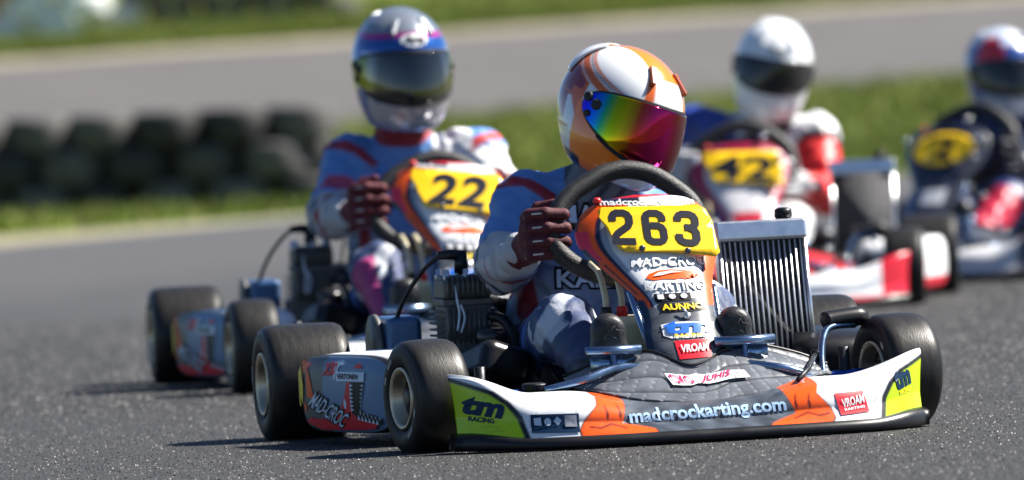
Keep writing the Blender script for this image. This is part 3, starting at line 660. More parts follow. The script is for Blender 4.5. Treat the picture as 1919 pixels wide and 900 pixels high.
def side_pod(k, c, sx):
    n = 120; th = np.linspace(0, 2*PI, n, endpoint=False); e = 2/4.2
    cp = np.sign(np.cos(th))*np.abs(np.cos(th))**e; cq = np.sign(np.sin(th))*np.abs(np.sin(th))**e
    mb = MB(); rings = np.linspace(0, 1, 44); V = [podS(0., 0.)[None, :]]
    for r in rings[1:]: V.append(podS(cp*r, cq*r)-np.array([1, 0, 0])*(.012*r**8))
    nf = len(rings)-1
    for dx, sc in ((.012, 1.012), (.03, 1.02), (.07, 1.02), (.12, 1.0), (.17, .96)):
        P = podS(cp*sc, cq*sc)-np.array([1, 0, 0])*(.012+dx); P[:, 2] += .06*dx*(cq > 0); V.append(P)
    V = np.concatenate(V)
    f = [(0, 1+i, 1+(i+1) % n) for i in range(n)]
    for j in range(nf+5-1): f += [(1+j*n+i, 1+(j+1)*n+i, 1+(j+1)*n+(i+1) % n, 1+j*n+(i+1) % n) for i in range(n)]
    f.append(tuple(1+(nf+4)*n+i for i in range(n))[::-1])
    V[:, 0] *= 1; mb.add(V, f); me = mb.mesh('side_pod'); P = verts(me)
    p = (P[:, 1]-(P_Y0+P_Y1)/2)/((P_Y1-P_Y0)/2); q = (P[:, 2]-(P_Z0+P_Z1)/2)/((P_Z1-P_Z0)/2)
    idx = np.arange(len(P)); face0 = idx <= nf*n
    def fn(p, q):
        C = np.tile(np.array(white), (len(P), 1)); face = face0
        if c['detail'] and sx > 0:
            C[face] = (.15, .25, .38)  # bluish shade of this side painted into the pod face
            C[face & (p < -.30)] = (.11, .12, .12)
        elif not c['detail']:
            C[:] = white; C[(q < -.5)] = c['pod_low']; C[face & (p > .5)] = c['pod_low']
        return C
    C = AA(fn, p, q, .02, .04)
    rim = (idx > (nf-1)*n) & (idx <= (nf+1)*n); C[rim] = black; C[(idx > (nf+1)*n) & (q < .4)] = black
    if sx < 0 and c['detail']: C[idx > nf*n] = black
    P2 = P.copy(); P2[:, 0] *= sx; me.vertices.foreach_set('co', P2.astype(np.float32).ravel())
    if sx < 0: me.flip_normals()
    setcol(me, C); o = obj('side_pod', me, M_pod, k)
    if c['detail'] and sx > 0:
        s1 = lambda a, b: podS(a, b, .0016); s2 = lambda a, b: podS(a, b, .0026); s3 = lambda a, b: podS(a, b, .0036)
        pp = lambda P_, m_, f_=s1: patch('print', P_, f_, m_, o, .09)
        pp([(-.95, .55), (-.86, .72), (-.80, .35), (-.86, .1), (-.88, -.35), (-.94, -.30)], M_yelv); pp([(-.82, .55), (-.76, .2), (-.79, -.30), (-.86, 0)], M_yelv, s2)
        pp([(-.70, .78), (-.58, .40), (-.48, -.12), (-.66, -.10), (-.68, .30)], M_orav); pp([(-.80, .86), (-.70, .88), (-.73, .5), (-.79, .66)], M_orav); pp([(-.74, -.20), (-.68, -.34), (-.71, -.50), (-.77, -.35)], M_orav)
        pp([(-.74, -.74), (-.62, -.62), (-.40, -.66), (.03, -.52), (.10, -.30), (.16, -.14), (.20, .02), (.24, .34), (.34, .34), (.34, -.45), (.44, -.58), (.60, -.66), (.82, -.72), (.72, -.86), (.45, -.90), (-.40, -.93)], M_redv)
        pp([(.32, .34), (.60, .34), (.55, .0), (.50, -.30), (.58, -.46), (.74, -.50), (.88, -.64), (.84, -.74), (.62, -.66), (.44, -.60), (.33, -.46)], M_ink, s2)
        for i in range(7):
            y_ = .30-.105*i; pp([(.33, y_), (.40, y_-.05), (.33, y_-.09)], M_lblue, s3); pp([(.605-.012*i, y_), (.53-.004*i, y_-.04), (.60-.012*i, y_-.085)], M_grey, s3)
        for i in range(6):
            x_ = .44+.066*i; y_ = -.60-.022*i; pp([(x_, y_-.03), (x_+.028, y_+.11), (x_+.05, y_-.04)], M_lblue, s3); pp([(x_+.05, y_+.20-.01*i), (x_+.07, y_+.06), (x_+.095, y_+.17-.01*i)], M_grey, s3)
        pp([(.17, -.20), (.20, -.08), (.235, -.22), (.22, -.36), (.18, -.34)], M_lblue, s2)
        lettering('lettering', 'X30', (-.29, .50), (-.04, .52), .30, s1, M_redv, o, .06, .3); lettering('lettering', 'K', (-.03, .44), (.10, .46), .38, s1, M_lblue, o, .06, .2)
        patch('sticker', [(.02, .36), (.60, .36), (.60, .60), (.02, .60)], s2, M_lblue, o, .1)
        lettering('lettering', 'VERTONEN', (.05, .42), (.48, .42), .13, s3, M_ink, o, .03)
        patch('sticker', [(.36, .70), (.56, .70), (.46, .84)], s1, M_redv, o, .1)
        lettering('lettering', 'MAD-CROC', (-.63, -.30), (.06, -.86), .40, s2, M_ink, o, .09, -.12); lettering('lettering', 'MAD-CROC', (-.63, -.30), (.06, -.86), .40, s3, M_lblue, o, .01, -.12)
def engine(k, c):
    X0, Y0 = .29, -.75
    e = MB(); e.box((X0, Y0, .265), (.108, .11, .09)); e.box((X0, Y0, .315), (.120, .118, .018)); e.box((X0, Y0, .345), (.112, .11, .042)); e.box((X0-.005, Y0-.02, .175), (.15, .17, .11))
    o = obj('engine', e, M_eng, k, bev=.005)
    fn = MB().box((0, 0, 0), (.0045, .138, .05)).mesh('cooling_fin'); f2 = MB().box((0, 0, 0), (.0045, .134, .082)).mesh('cooling_fin')
    for i in range(9): q = obj('cooling_fin', fn, M_eng, o); q.location = (X0-.048+.012*i, Y0, .352)
    for i in range(9): q = obj('cooling_fin', f2, M_eng, o); q.location = (X0-.048+.012*i, Y0, .262)
    f3 = MB().box((0, 0, 0), (.142, .10, .005)).mesh('cooling_fin')
    for i in range(6): q = obj('cooling_fin', f3, M_eng, o); q.location = (X0, Y0, .225+.014*i)
    bl = MB().lathe([(0, 0), (0, .009), (.012, .009), (.014, .006), (.026, .006), (.026, 0)], 6, 'z').mesh('head_bolt')
    for dx in (-.045, 0, .045):
        for dy in (-.045, .045): q = obj('head_bolt', bl, M_alu, o); q.location = (X0+dx, Y0+dy, .366)
    pc = MB(); pc.tube([(X0, Y0, .368), (X0, Y0, .385)], .009, 8); pc.tube([(X0, Y0, .382), (X0, Y0, .425)], [.017, .015], 12); pc.tube([(X0-.010, Y0, .420), (X0+.025, Y0, .426), (X0+.055, Y0, .424)], [.015, .013, .010], 10); obj('spark_plug_cap', pc, M_blackpl, o)
    ld = MB(); ld.tube(spline([(X0+.05, Y0, .424), (.37, -.78, .395), (.405, -.82, .34), (.425, -.86, .28), (.428, -.90, .21)], 24), .0055, 8); obj('ignition_lead', ld, M_blackpl, o)
    ld = MB(); ld.tube(spline([(X0+.03, -.69, .355), (X0+.028, -.68, .32), (X0+.024, -.68, .29), (X0+.03, -.68, .25)], 14), .003, 6); ld.tube(spline([(X0+.02, -.68, .31), (X0+.012, -.68, .28), (X0+.022, -.68, .245)], 10), .003, 6); obj('cable', ld, M_lblue, o)
    bb = MB(); bb.box((.41, -.92, .235), (.085, .15, .10)); bb.box((.43, -.90, .255), (.03, .10, .05)); obj('ignition_box', bb, M_bluebox, k, bev=.022)
    gd = MB(); gd.lathe([(0, 0), (0, .085), (.012, .085), (.012, 0)], 24, 'x', c=(.455, -.955, .205)); obj('chain_guard', gd, M_eng, k)
    # intake silencer and exhaust in black
    x = MB(); x.box((.275, -.52, .165), (.13, .16, .095), (.25, -.35, .2)); q = obj('intake_silencer', x, M_engblk, k, bev=.03)
    x = MB(); x.lathe([(0, 0), (0, .036), (.03, .036), (.038, .032), (.044, .02), (.045, 0)], 24, 'z', c=(.262, -.58, .212)); x.tube(spline([(.262, -.58, .19), (.262, -.60, .22), (.262, -.58, .24)], 6), .030, 12); obj('silencer_cap', x, M_engblk, q)
    x = MB(); x.tube(spline([(.24, -.69, .28), (.215, -.66, .27), (.20, -.62, .23), (.21, -.58, .18)], 16), .012, 10); obj('intake_hose', x, M_blackpl, o)
    x = MB(); x.tube(spline([(.25, -.84, .28), (.17, -.92, .30), (.06, -1.0, .26), (-.1, -1.12, .22), (-.3, -1.14, .20)], 24), np.interp(np.arange(24), [0, 8, 14, 23], [.022, .03, .05, .045]), 14); obj('exhaust', x, M_dark, k)
    x = MB(); x.box((.30, .02, .085), (.07, .07, .09)); x.lathe([(0, .0), (0, .03), (.02, .03), (.02, 0)], 14, 'z', c=(.30, .02, .128)); obj('steering_bracket', x, M_dark, k, bev=.006)
def radiator(k, c):
    def W(x, t, d=0.): return (x, -.445+.055*(1-t)+d, .150+.275*t)     # t 0 bottom .. 1 top
    dy = np.array([0, .982, .19])
    x0, x1 = -.252, -.450
    def slab(mb, xa, xb, t0, t1, d0, d1):
        V = [np.array(W(x, t))+dy*d for d in (d0, d1) for t in (t0, t1) for x in (xa, xb)]
        mb.add(V, [(0, 1, 3, 2), (4, 6, 7, 5), (0, 4, 5, 1), (2, 3, 7, 6), (0, 2, 6, 4), (1, 5, 7, 3)])
    mb = MB(); slab(mb, x0, x1, 0, 1, -.02, .012); r = obj('radiator', mb, M_core, k); r.location.x = c.get('radx', 0)
    nT = 15 if c['detail'] else 0
    for i in range(nT):
        xa = x0+(x1-x0)*(i+.7)/(nT+.4); mb = MB(); slab(mb, xa-.0016, xa+.0016, 0.005, .995, .0, .0165); obj('tube', mb, M_tubeal, r)
    for xa, xb in ((x0+.006, x0-.001), (x1+.004, x1-.005)): mb = MB(); slab(mb, xa, xb, -.02, 1.0, -.024, .018); obj('side_plate', mb, M_alu, r)
    mb = MB(); slab(mb, x0+.012, x1-.008, 1.0, 1.17, -.03, .026); obj('top_tank', mb, M_alu, r, bev=.008)
    mb = MB(); slab(mb, x0+.010, x1-.006, -.10, -.005, -.03, .024); obj('bottom_tank', mb, M_alu, r, bev=.008)
    mb = MB(); mb.lathe([(0, 0), (0, .018), (.006, .018), (.006, .021), (.024, .020), (.028, .012), (.029, 0)], 20, 'z', c=(-.41, -.455, .472))
    obj('filler_cap', mb, M_blackpl, r)
def steering(k, c):
    pts = [(.150, .500), (.112, .549), (.054, .584), (.01, .602), (-.04, .606), (-.10, .588), (-.168, .535), (-.188, .49), (-.182, .44), (-.145, .40), (-.07, .365), (.02, .362), (.09, .385), (.138, .42), (.158, .46)]
    P = [(x, -.36-(z-.45)*.30, z) for x, z in pts]; R_ = spline(P, 72, True)
    o = obj('steering_wheel', MB().tube(R_, .0215, 16, True), M_grip, k)
    sp = MB(); cx = np.array((-.01, -.33, .468))
    for q in ((.14, .49), (-.16, .50), (-.03, .375)): sp.tube([cx, (q[0], -.36-(q[1]-.45)*.3, q[1])], .008, 8)
    sp.lathe([(-.012, 0), (-.012, .04), (.012, .04), (.012, 0)], 20, 'y', c=tuple(cx)); obj('spoke', sp, M_dark, o)
    cl = MB(); cl.tube([cx, (-.02, -.1, .25), (-.03, .05, .12)], .011, 8); obj('steering_column', cl, M_dark, k)
def chassis(k, c):
    T = lambda n, *ps, r=.015, m=M_steel, nn=24: obj(n, MB().tube(spline(ps, nn) if len(ps) > 2 else ps, r, 10), m, k)
    for s in (1, -1):
        T('main_rail', (.20*s, .18, .06), (.24*s, .0, .06), (.30*s, -.35, .06), (.30*s, -.8, .06), (.28*s, -1.15, .065))
        T('pod_bar', (.30*s, -.30, .06), (.52*s, -.32, .07), (.53*s, -.55, .08), (.52*s, -.76, .07), (.30*s, -.80, .06), r=.010)
        T('stub_axle', (.30*s, .01, .12), (.58*s, 0, .13), r=.014, m=M_blueano); T('kingpin', (.42*s, .0, .06), (.42*s, 0, .19), r=.012, m=M_dark)
        T('tie_rod', (.06*s, -.02, .10), (.40*s, -.06, .125), r=.007, m=M_alu)
    T('front_cross_tube', (.24, 0, .06), (0, .02, .06), (-.24, 0, .06)); T('rear_cross_tube', (.29, -.95, .06), (-.29, -.95, .06))
    T('front_bar', (.30, .12, .133), (.22, .13, .15), (.12, .10, .175), (.0, .10, .165), (-.15, .10, .168), (-.26, .13, .15), (-.33, .10, .12), r=.010)
    T('lower_front_bar', (.22, .10, .06), (.18, .24, .07), (0, .27, .07), (-.18, .24, .07), (-.22, .10, .06), r=.010)
    T('rear_axle', (.60, -1.04, .14), (-.60, -1.04, .14), r=.022, m=M_dark)
    T('nose_support', (.055, -.06, .34), (.045, .02, .25), (.035, .075, .185), r=.008); T('nose_support', (-.14, -.06, .34), (-.13, .02, .25), (-.12, .075, .19), r=.008)
    obj('floor_tray', MB().box((0, -.25, .048), (.46, .70, .004)), M_dark, k)
    rb = MB(); rb.tube(spline([(.50, -1.25, .16), (.3, -1.27, .15), (0, -1.28, .15), (-.3, -1.27, .15), (-.50, -1.25, .16)], 30), .034, 12); obj('rear_bumper', rb, M_blackpl, k)
    br = MB(); br.lathe([(-.004, .03), (-.004, .095), (.004, .095), (.004, .03)], 32, 'x', c=(-.20, -1.04, .14)); obj('brake_disc', br, M_alu, k)
    # guard with brace beside the left front wheel
    g = MB(); g.tube(spline([(-.385, -.03, .246), (-.40, -.035, .249), (-.45, -.045, .253), (-.49, -.055, .255)], 14), np.interp(np.arange(14), [0, 2, 11, 13], [.012, .022, .022, .014]), 12); obj('brake_duct', g, M_blackpl, k)
    g = MB(); g.tube(spline([(-.355, .06, .125), (-.36, .03, .17), (-.375, .0, .215), (-.40, -.02, .235), (-.46, -.04, .237)], 20), .0085, 10); obj('duct_brace', g, M_steel, k)
    # seat
    st = MB(); prof = [(-.42, .06), (-.60, .050), (-.78, .055), (-.90, .10), (-.965, .22), (-1.0, .36), (-1.02, .46)]
    V = []; n = 21
    for i, (y, z) in enumerate(prof):
        hw = [.15, .19, .20, .20, .195, .18, .15][i]; side = [.09, .19, .24, .22, .12, .06, .02][i]
        for a in np.linspace(-1, 1, n): V.append((hw*a*(1+.05*a*a), y+side*.9*abs(a)**3*(i > 3), z+side*abs(a)**5*(i <= 3)))
    st.add(V, [(i*n+j, i*n+j+1, (i+1)*n+j+1, (i+1)*n+j) for i in range(len(prof)-1) for j in range(n-1)])
    q = obj('seat', st, M_seat, k, solid=.012); q.modifiers.new('sub', 'SUBSURF').render_levels = 1
    # fuel tank between the legs
    ft = MB(); ft.box((.045, -.17, .165), (.125, .17, .23)); t = obj('fuel_tank', ft, M_tank, k, bev=.022)
    for x, m_ in ((.087, M_blackpl), (.050, M_redcap)):
        a = MB(); a.lathe([(0, 0), (0, .013), (.022, .013), (.024, .010), (.024, 0)], 12, 'z', c=(x, -.16, .279)); cp = obj('tank_cap', a, m_, t)
        a = MB(); a.tube(spline([(x, -.16, .30), (x, -.165, .33), (x+.006, -.19, .38), (x+.01, -.25, .40)], 16), .0075, 8); obj('fuel_hose', a, M_hose, t)
    for x0, x1, zz in ((.196, .070, .212), (-.100, -.238, .219)):
        p = MB(); p.tube([(x0, .088, zz), (x1, .088, zz)], .0115, 12); xm = (x0+x1)/2; p.tube([(xm, .088, zz), (xm, .09, .12), (xm, .06, .06)], .008, 8)
        p.box((xm, .078, zz-.030), (abs(x1-x0)*.8, .006, .04)); obj('pedal', p, M_steel, k)

M_chrome = mat('glint_metal', (.85, .86, .88), .12, 1.)
def glint_balls(k, c):  # small polished balls added only to catch sun glints
    me = shared('glint_ball', lambda: MB().lathe([(-.011*math.cos(t), .011*math.sin(t)+1e-5) for t in np.linspace(0, PI, 9)], 14, 'z').mesh('glint_ball'))
    for p in ((-.155, -.13, .50), (-.16, -.10, .44), (.12, -.14, .50), (-.21, -.05, .30), (-.30, .02, .20), (-.36, .10, .17), (-.45, .05, .22), (.30, .06, .16), (-.10, -.19, .57)): o = obj('glint_ball', me, M_chrome, k); o.location = p
def build_kart(c):
    k = empty('racing_kart', (c['X'], c['Y'], 0), PI+c['yaw']); tag(k, c['label'], 'kart', 'racing karts on the track')
    for x, y, R, W, st in ((.542, 0, .1295, .128, c['steer']), (-.542, 0, .1295, .128, c['steer']), (.62, -1.04, .138, .198, 0), (-.62, -1.04, .138, .198, 0)): add_wheel(k, x, y, R, W, st)
    n = nose_panel(k, c); p = plate(k, c); bumper(k, c); fairing(k, c); side_pod(k, c, 1); side_pod(k, c, -1)
    for o in (n, p): o.location = c.get('nloc', (0, 0, 0)); o.rotation_euler = c.get('nrot', (0, 0, 0))
    if not c['detail']: glint_balls(k, c)
    engine(k, c); radiator(k, c); steering(k, c); chassis(k, c)
    return k
base = dict(detail=True, nose_base=white, bump_base=white, fair=croc)
KA = dict(base, X=.324, Y=19.126, yaw=.2175, steer=.155, digits=[('2', (.080, .4425), (.026, .4395), .079, .0), ('6', (.006, .4385), (-.048, .4345), .079, .0), ('3', (-.065, .4338), (-.122, .4275), .079, .0)], stroke=True,
          label='white and orange racing kart with yellow number plate 263 and lime bumper ends')
KB = dict(base, X=-.1709, Y=22.958, yaw=.1344, steer=.04, digits=[('2', (.050, .4400), (-.012, .4365), .076, .25), ('2', (-.030, .4365), (-.092, .4310), .078, .25)], nbold=.035, nloc=(.030, 0, .050), nrot=(0, -.10, 0),
          label='white and orange racing kart with yellow number plate 22 following kart 263')
KC = dict(X=.7242, Y=27.655, yaw=-.0504, steer=0., detail=False, nose_base=(.62, .60, .62), nose_edge=(.35, .01, .05), nose_low=(.55, .05, .06), nose_patch=(.5, .03, .05), bump_base=white, bump_end=(.62, .01, .03), bump_low=(.6, .01, .03), bump_mid=(.74, .72, .73), radx=-.065,
          fair=(.5, .02, .03), pod_low=(.62, .01, .03), digits=[('42', (.075, .440), (-.128, .428), .072, .0)], label='red and white racing kart with yellow number plate 42')
KD = dict(X=1.45, Y=30.0, yaw=-.50, steer=0., detail=False, nose_base=(.03, .035, .06), nose_edge=(.012, .015, .03), nose_low=(.10, .10, .12), nose_patch=(.6, .6, .62), bump_base=(.6, .6, .62), bump_end=(.05, .06, .10), bump_low=(.3, .3, .32), bump_mid=(.45, .03, .05),
          fair=(.10, .11, .14), pod_low=(.02, .03, .08), digits=[('2', (.00, .440), (-.07, .430), .068, .0)], nbold=.04, label='dark blue racing kart with a small rounded yellow number plate behind kart 42',
          plate=circ(-.033, .468, .120, .056, 24))
for c in (KA, KB, KC, KD): c['obj'] = build_kart(c)

# ------------------------------------------------------------------ drivers
M_suit = mat('suit_fabric', vcol=True, rough=.62, var=.06, vscale=30, bump=.35, bscale=90)
M_suit2 = mat('suit_satin', vcol=True, rough=.42, var=.06, vscale=30, bump=.35, bscale=70)
M_helm = mat('helmet_paint', vcol=True, rough=.22, coat=.9)
M_helm_metal = mat('helmet_metallic_paint', vcol=True, rough=.26, metal=.45, coat=.9)
M_visor = mat('visor_mirror', vcol=True, rough=.045, metal=.9)
M_dvisor = mat('visor_dark', (.012, .012, .014), .08, 0., spec=.5)
M_gask = mat('visor_gasket', (.012, .012, .012), .6)
M_glove = mat('glove_fabric', vcol=True, rough=.7, bump=.5, bscale=220)
M_pipe = mat('glove_piping', (.62, .60, .58), .6)
M_boot = mat('boot_leather', (.014, .014, .016), .45, bump=.3, bscale=120)
M_sole = mat('sole_mark', (.05, .052, .058), .6)
silver = (.10, .235, .54)  # silver cloth with the blue of its shade mixed into the colour

hf1 = ell((0, -.008, .018), (.122, .150, .132)); hf2 = ell((0, .036, -.058), (.104, .122, .098))
def hsdf(p):
    d = smin(hf1(p), hf2(p), .05); b = -(p[:, 2]+.128-.10*np.clip(-p[:, 1], -.05, .15)*0); return -smin(-d, -b, .018)
def hrad(d):
    a = np.full(len(d), .02); b = np.full(len(d), .30)
    for _ in range(26):
        m = (a+b)/2; s = hsdf(d*m[:, None]) < 0; a = np.where(s, m, a); b = np.where(s, b, m)
    return a
def hdir(az, el):
    az = np.radians(az); el = np.radians(el); return np.stack([np.cos(el)*np.sin(az), np.cos(el)*np.cos(az), np.sin(el)], -1)
def hsurf(az, el, off=0.):
    sh = np.shape(az); d = hdir(np.ravel(az), np.ravel(el)); return (d*(hrad(d)+np.ravel(off))[:, None]).reshape(*sh, 3)
_na, _ne = 220, 130
_az, _el = np.meshgrid(np.linspace(-180, 180, _na, endpoint=False), np.linspace(-89.5, 89.5, _ne), indexing='ij')
_HP = hsurf(_az, _el).reshape(-1, 3)
_HF = [(i*_ne+j, ((i+1) % _na)*_ne+j, ((i+1) % _na)*_ne+j+1, i*_ne+j+1) for i in range(_na) for j in range(_ne-1)]
_HF = [q[::-1] for q in _HF] + [tuple(i*_ne for i in range(_na)), tuple(i*_ne+_ne-1 for i in range(_na))[::-1]]
v_top = crv([-95, -80, -55, 0, 55, 80, 95], [10, 17, 22, 24, 22, 17, 10]); v_bot = crv([-95, -80, -55, 0, 55, 80, 95], [1, -8, -18, -23, -18, -8, 1])
def visor_mesh(off, grow, amax, lf=1.):
    mb = MB()
    def F(u, v):
        az = (u*2-1)*amax; q = np.sqrt(np.clip(1-(np.abs(u*2-1))**14, 0, 1)); a = v_bot(az)*np.where(v_bot(az) < 0, lf, 1)-grow; b = v_top(az)+grow; m = (a+b)/2
        el = m+(v-.5)*(b-a)*(.25+.75*q); return hsurf(az, el, off)
    mb.grid(F, 90, 26, flip=True); return mb.mesh('visor')
def helmet(person, c, base):
    h = empty('helmet', (0, 0, 0), 0, person)
    h.location = Vector(c['head'])-Vector(base); h.rotation_euler = (Matrix.Rotation(c['hyaw'], 3, 'Z') @ Matrix.Rotation(-c['hpitch'], 3, 'X') @ Matrix.Rotation(c.get('hroll', 0), 3, 'Y')).to_euler()
    h.scale = c['hscale']
    mb = MB(); mb.add(_HP, _HF); me = mb.mesh('shell'); C = AA(lambda a, e: c['hpaint']((a+180) % 360-180, e, hdir(a, e)), _az.ravel(), _el.ravel(), 1.7, 1.4); setcol(me, C)
    obj('shell', me, c['hmat'], h)
    obj('visor_gasket', visor_mesh(.0012, 2.5, 90, c.get('vlow', 1.)), M_gask, h)
    me = visor_mesh(.0042, 0, 88, c.get('vlow', 1.))
    P = verts(me); az = np.degrees(np.arctan2(P[:, 0], P[:, 1])); 
    if c.get('vramp'):
        r = c['vramp']; C = np.stack([np.interp(az, [q[0] for q in r], [q[1][i] for q in r]) for i in range(3)], 1); setcol(me, C); obj('visor', me, M_visor, h, solid=.002)
    else: obj('visor', me, M_dvisor, h, solid=.002)
    for s in (1, -1):
        for a, e, r in ((84, 11, .011), (72, 7, .012), (78, -4, .008)):
            p = hsurf(np.array([s*a]), np.array([e]), .004)[0]; d = Vector(p).normalized(); pm = MB(); pm.lathe([(0, r), (.004, r*.95), (.006, r*.6), (.006, 0)], 16, 'z'); pm.v = [np.array([(d.to_track_quat('Z', 'Y') @ Vector(q))[:] for q in vv])+p for vv in pm.v]
            obj('visor_pivot', pm, M_gask, h)
        # brow vents
        p = hsurf(np.array([s*26]), np.array([50]), .001)[0]; d = Vector(p).normalized(); vm = MB(); vm.box((0, 0, -.001), (.020, .052, .012)); vm.v[0][[1, 5], 2] += .003; vm.v[0][[0, 1, 4, 5], 0] *= .5; qv = d.to_track_quat('Z', 'Y')
        vm.v = [np.array([(qv @ Vector(q))[:] for q in vv])+p for vv in vm.v]; obj('vent', vm, c['ventmat'], h, bev=.004)
    sp = MB()
    def F(u, v):
        az = 180+(u*2-1)*45; el = 20+v*38; return hsurf(az, el,   .002+.007*np.sin(PI*np.clip(1-v, 0, 1))*(1-(u*2-1)**4))
    sp.grid(F, 24, 12); me = sp.mesh('rear_spoiler'); setcol(me, np.tile(np.array(c['spoil']), (len(me.vertices), 1))); obj('rear_spoiler', me, c['hmat'], h, solid=.003)
    sm_ = MB(); sm_.tube(hsurf(np.linspace(-60, 60, 30), v_bot(np.linspace(-60, 60, 30))*c.get('vlow', 1.)-2.5, .003), .0022, 6); obj('visor_trim', sm_, M_gask, h)
    if c.get('logo'):
        sf = lambda a, e: hsurf(a, e, .0018); s2 = lambda a, e: hsurf(a, e, .003)
        if c['logo'][0] == 'oval': patch('logo', circ(0, 36, 17, 6.5, 28), sf, M_white, h, 4.)
        lettering('lettering', 'Arai', (12, 32.5), (-12, 32.5), 8, s2, M_ink, h, .04, .15)
    return h
def wr(p):
    x, y, z = p.T; s = np.sin
    rg = lambda q: 1-2*np.sqrt(np.abs(s(q)))
    return .9*rg(26*z+17*y+2.2*s(19*x+9*y))+.7*rg(31*x-22*z+2.5*s(15*y+11*z))+s(70*z+4*s(23*x+17*y))*.4+s(52*x-61*z+5*s(19*y+11*z))*.6+s(33*y+41*z+3*s(30*x))*.6+.5*s(110*z-60*y+3*s(40*x))
def person(c, label):
    base = (c['off'][0], -.8+c['off'][1], 0.)
    kx = c['kart']['obj']; Mx = Matrix.Translation((c['kart']['X'], c['kart']['Y'], 0)) @ Matrix.Rotation(PI+c['kart']['yaw'], 4, 'Z')
    root = empty('person', Mx @ Vector(base), PI+c['kart']['yaw']); tag(root, label, 'person', 'drivers seated in the karts')
    J = c['J']; pr = []
    def add(n, a, b, ra, rb): pr.append((n, cap(a, b, ra, rb), np.array(a, float), np.array(b, float)))
    g = lambda q: np.array(J[q], float)
    cR, cL = g('shR'), g('shL'); mid = (cR+cL)/2; pel = np.array([0, -.83, .17])
    neck = g('neck')
    for s, sh in ((1, cR), (-1, cL)):
        hp = np.array([.085*s, -.82, .16]); ch = mid*.45+sh*.55+np.array([-.02*s, 0, -.11])
        add('torso', hp+np.array([0, -.02, .02]), ch, .105, .098); add('shoulder', neck+np.array([.03*s, -.02, -.04]), sh, .066, .070)
    add('torso', pel, mid+np.array([0, .0, -.12]), .12, .12); add('neck', neck+np.array([0, -.01, -.05]), np.array(c['head'])+np.array([0, -.03, -.09]), .07, .068)
    for s, q in ((1, 'R'), (-1, 'L')):
        add('uparm'+q, g('sh'+q), g('el'+q), .070, .062); add('foarm'+q, g('el'+q), g('wr'+q), .062, .040)
        hp = np.array([.09*s, -.82, .16]); add('thigh'+q, hp, g('kn'+q), .095, .066); add('shin'+q, g('kn'+q), g('an'+q), .064, .046)
    U = union([p[1] for p in pr], .035); f = lambda p: U(p)+.0034*wr(p)
    allp = np.array([q for p in pr for q in (p[2], p[3])]); P, F = nets(f, allp.min(0)-.13, allp.max(0)+.13, c.get('vox', .0055))
    me = npmesh('body', P-np.array(base), F)
    CC = 0; J_ = {q: g(q) for q in J}; vx = c.get('vox', .0055)
    for dj in ((0, 0, 0), (.4, .3, -.3), (-.4, .3, .3), (.3, -.4, .35), (-.3, -.3, -.4)):
        Pj = P+np.array(dj)*vx; D = np.stack([p[1](Pj) for p in pr], 1); k = D.argmin(1); t = np.zeros(len(P)); nm = np.array([p[0] for p in pr])[k]
        for i, p in enumerate(pr):
            m = k == i; ab = p[3]-p[2]; t[m] = np.clip((Pj[m]-p[2]) @ ab/(ab @ ab), -.3, 1.3)
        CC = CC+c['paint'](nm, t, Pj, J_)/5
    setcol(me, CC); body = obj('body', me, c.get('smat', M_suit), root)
    bvh = BVHTree.FromPolygons((P).tolist(), F.tolist())
    def S_(off):
        def g_(p, q):
            o = []
            for a, b in zip(np.ravel(p), np.ravel(q)):
                h_ = bvh.ray_cast(Vector((a, .5, b)), Vector((0, -1, 0))); y = h_[0].y if h_[0] else -.65; o.append((a, y+off, b))
            return np.array(o)-np.array(base)
        return g_
    for s, a, b, h_, mm in c.get('text', []):
        if mm == 'out':
            lettering('lettering', s, a, b, h_, S_(.003), M_ink, body, .10, up=(0, 1)); lettering('lettering', s, a, b, h_*.96, S_(.006), M_lblue, body, .02, up=(0, 1))
        else: lettering('lettering', s, a, b, h_, S_(.003), MATS[mm], body, .03)
    helmet(root, c, base)
    # gloves: palm, four fingers closed round the rim and a thumb
    for s, q in ((1, 'R'), (-1, 'L')):
        w_ = g('wr'+q); hd = g('ha'+q)
        def tr(x, y, z): return np.array([hd[0]+s*x*1.22, hd[1]+y*1.2, hd[2]+z*1.25])
        ps = [cap(w_-(g('wr'+q)-g('el'+q))*-.0+(g('el'+q)-w_)*.18, w_, .045, .038), cap(w_, tr(.022, -.02, .0), .036, .036), cap(tr(.03, -.012, .034), tr(.03, -.012, -.028), .025, .024)]
        fs = [union(ps, .02)]; paths = []
        for i, (dz, ln) in enumerate(((.042, .95), (.017, 1.05), (-.008, 1.0), (-.032, .85))):
            A = tr(.036, .006, dz); B = tr(.010, .034*ln, dz+.002); Cc = tr(-.026*ln, .030, dz-.001); D_ = tr(-.036*ln, .0, dz-.003); E_ = tr(-.020, -.020, dz-.004)
            paths.append((A, B, Cc, D_)); fs.append(union([cap(A, B, .0152, .0145), cap(B, Cc, .0142, .013), cap(Cc, D_, .013, .0115), cap(D_, E_, .0115, .010)], .004))
        fs.append(union([cap(tr(.03, -.022, .03), tr(.012, -.028, .055), .014, .012), cap(tr(.012, -.028, .055), tr(-.016, -.012, .062), .012, .0095)], .005))
        G = union(fs, .005); ap = np.array([w_, hd, (g('el'+q)-w_)*.2+w_]); P, F = nets(G, ap.min(0)-.10, ap.max(0)+.10, .0032)
        me = npmesh('glove', P-np.array(base), F); d = np.linalg.norm(P-w_, axis=1)
        ax = (g('el'+q)-w_); ax /= np.linalg.norm(ax); al = (P-w_) @ ax; C = np.tile(np.array(c['glove']), (len(P), 1)); C[al > .004] = c['cuff']
        for o_ in (.012, .020, .028): C[np.abs(al-o_) < .0018] = (.5, .42, .42)
        setcol(me, C); gl = obj('glove', me, M_glove, root)
        pp = MB()
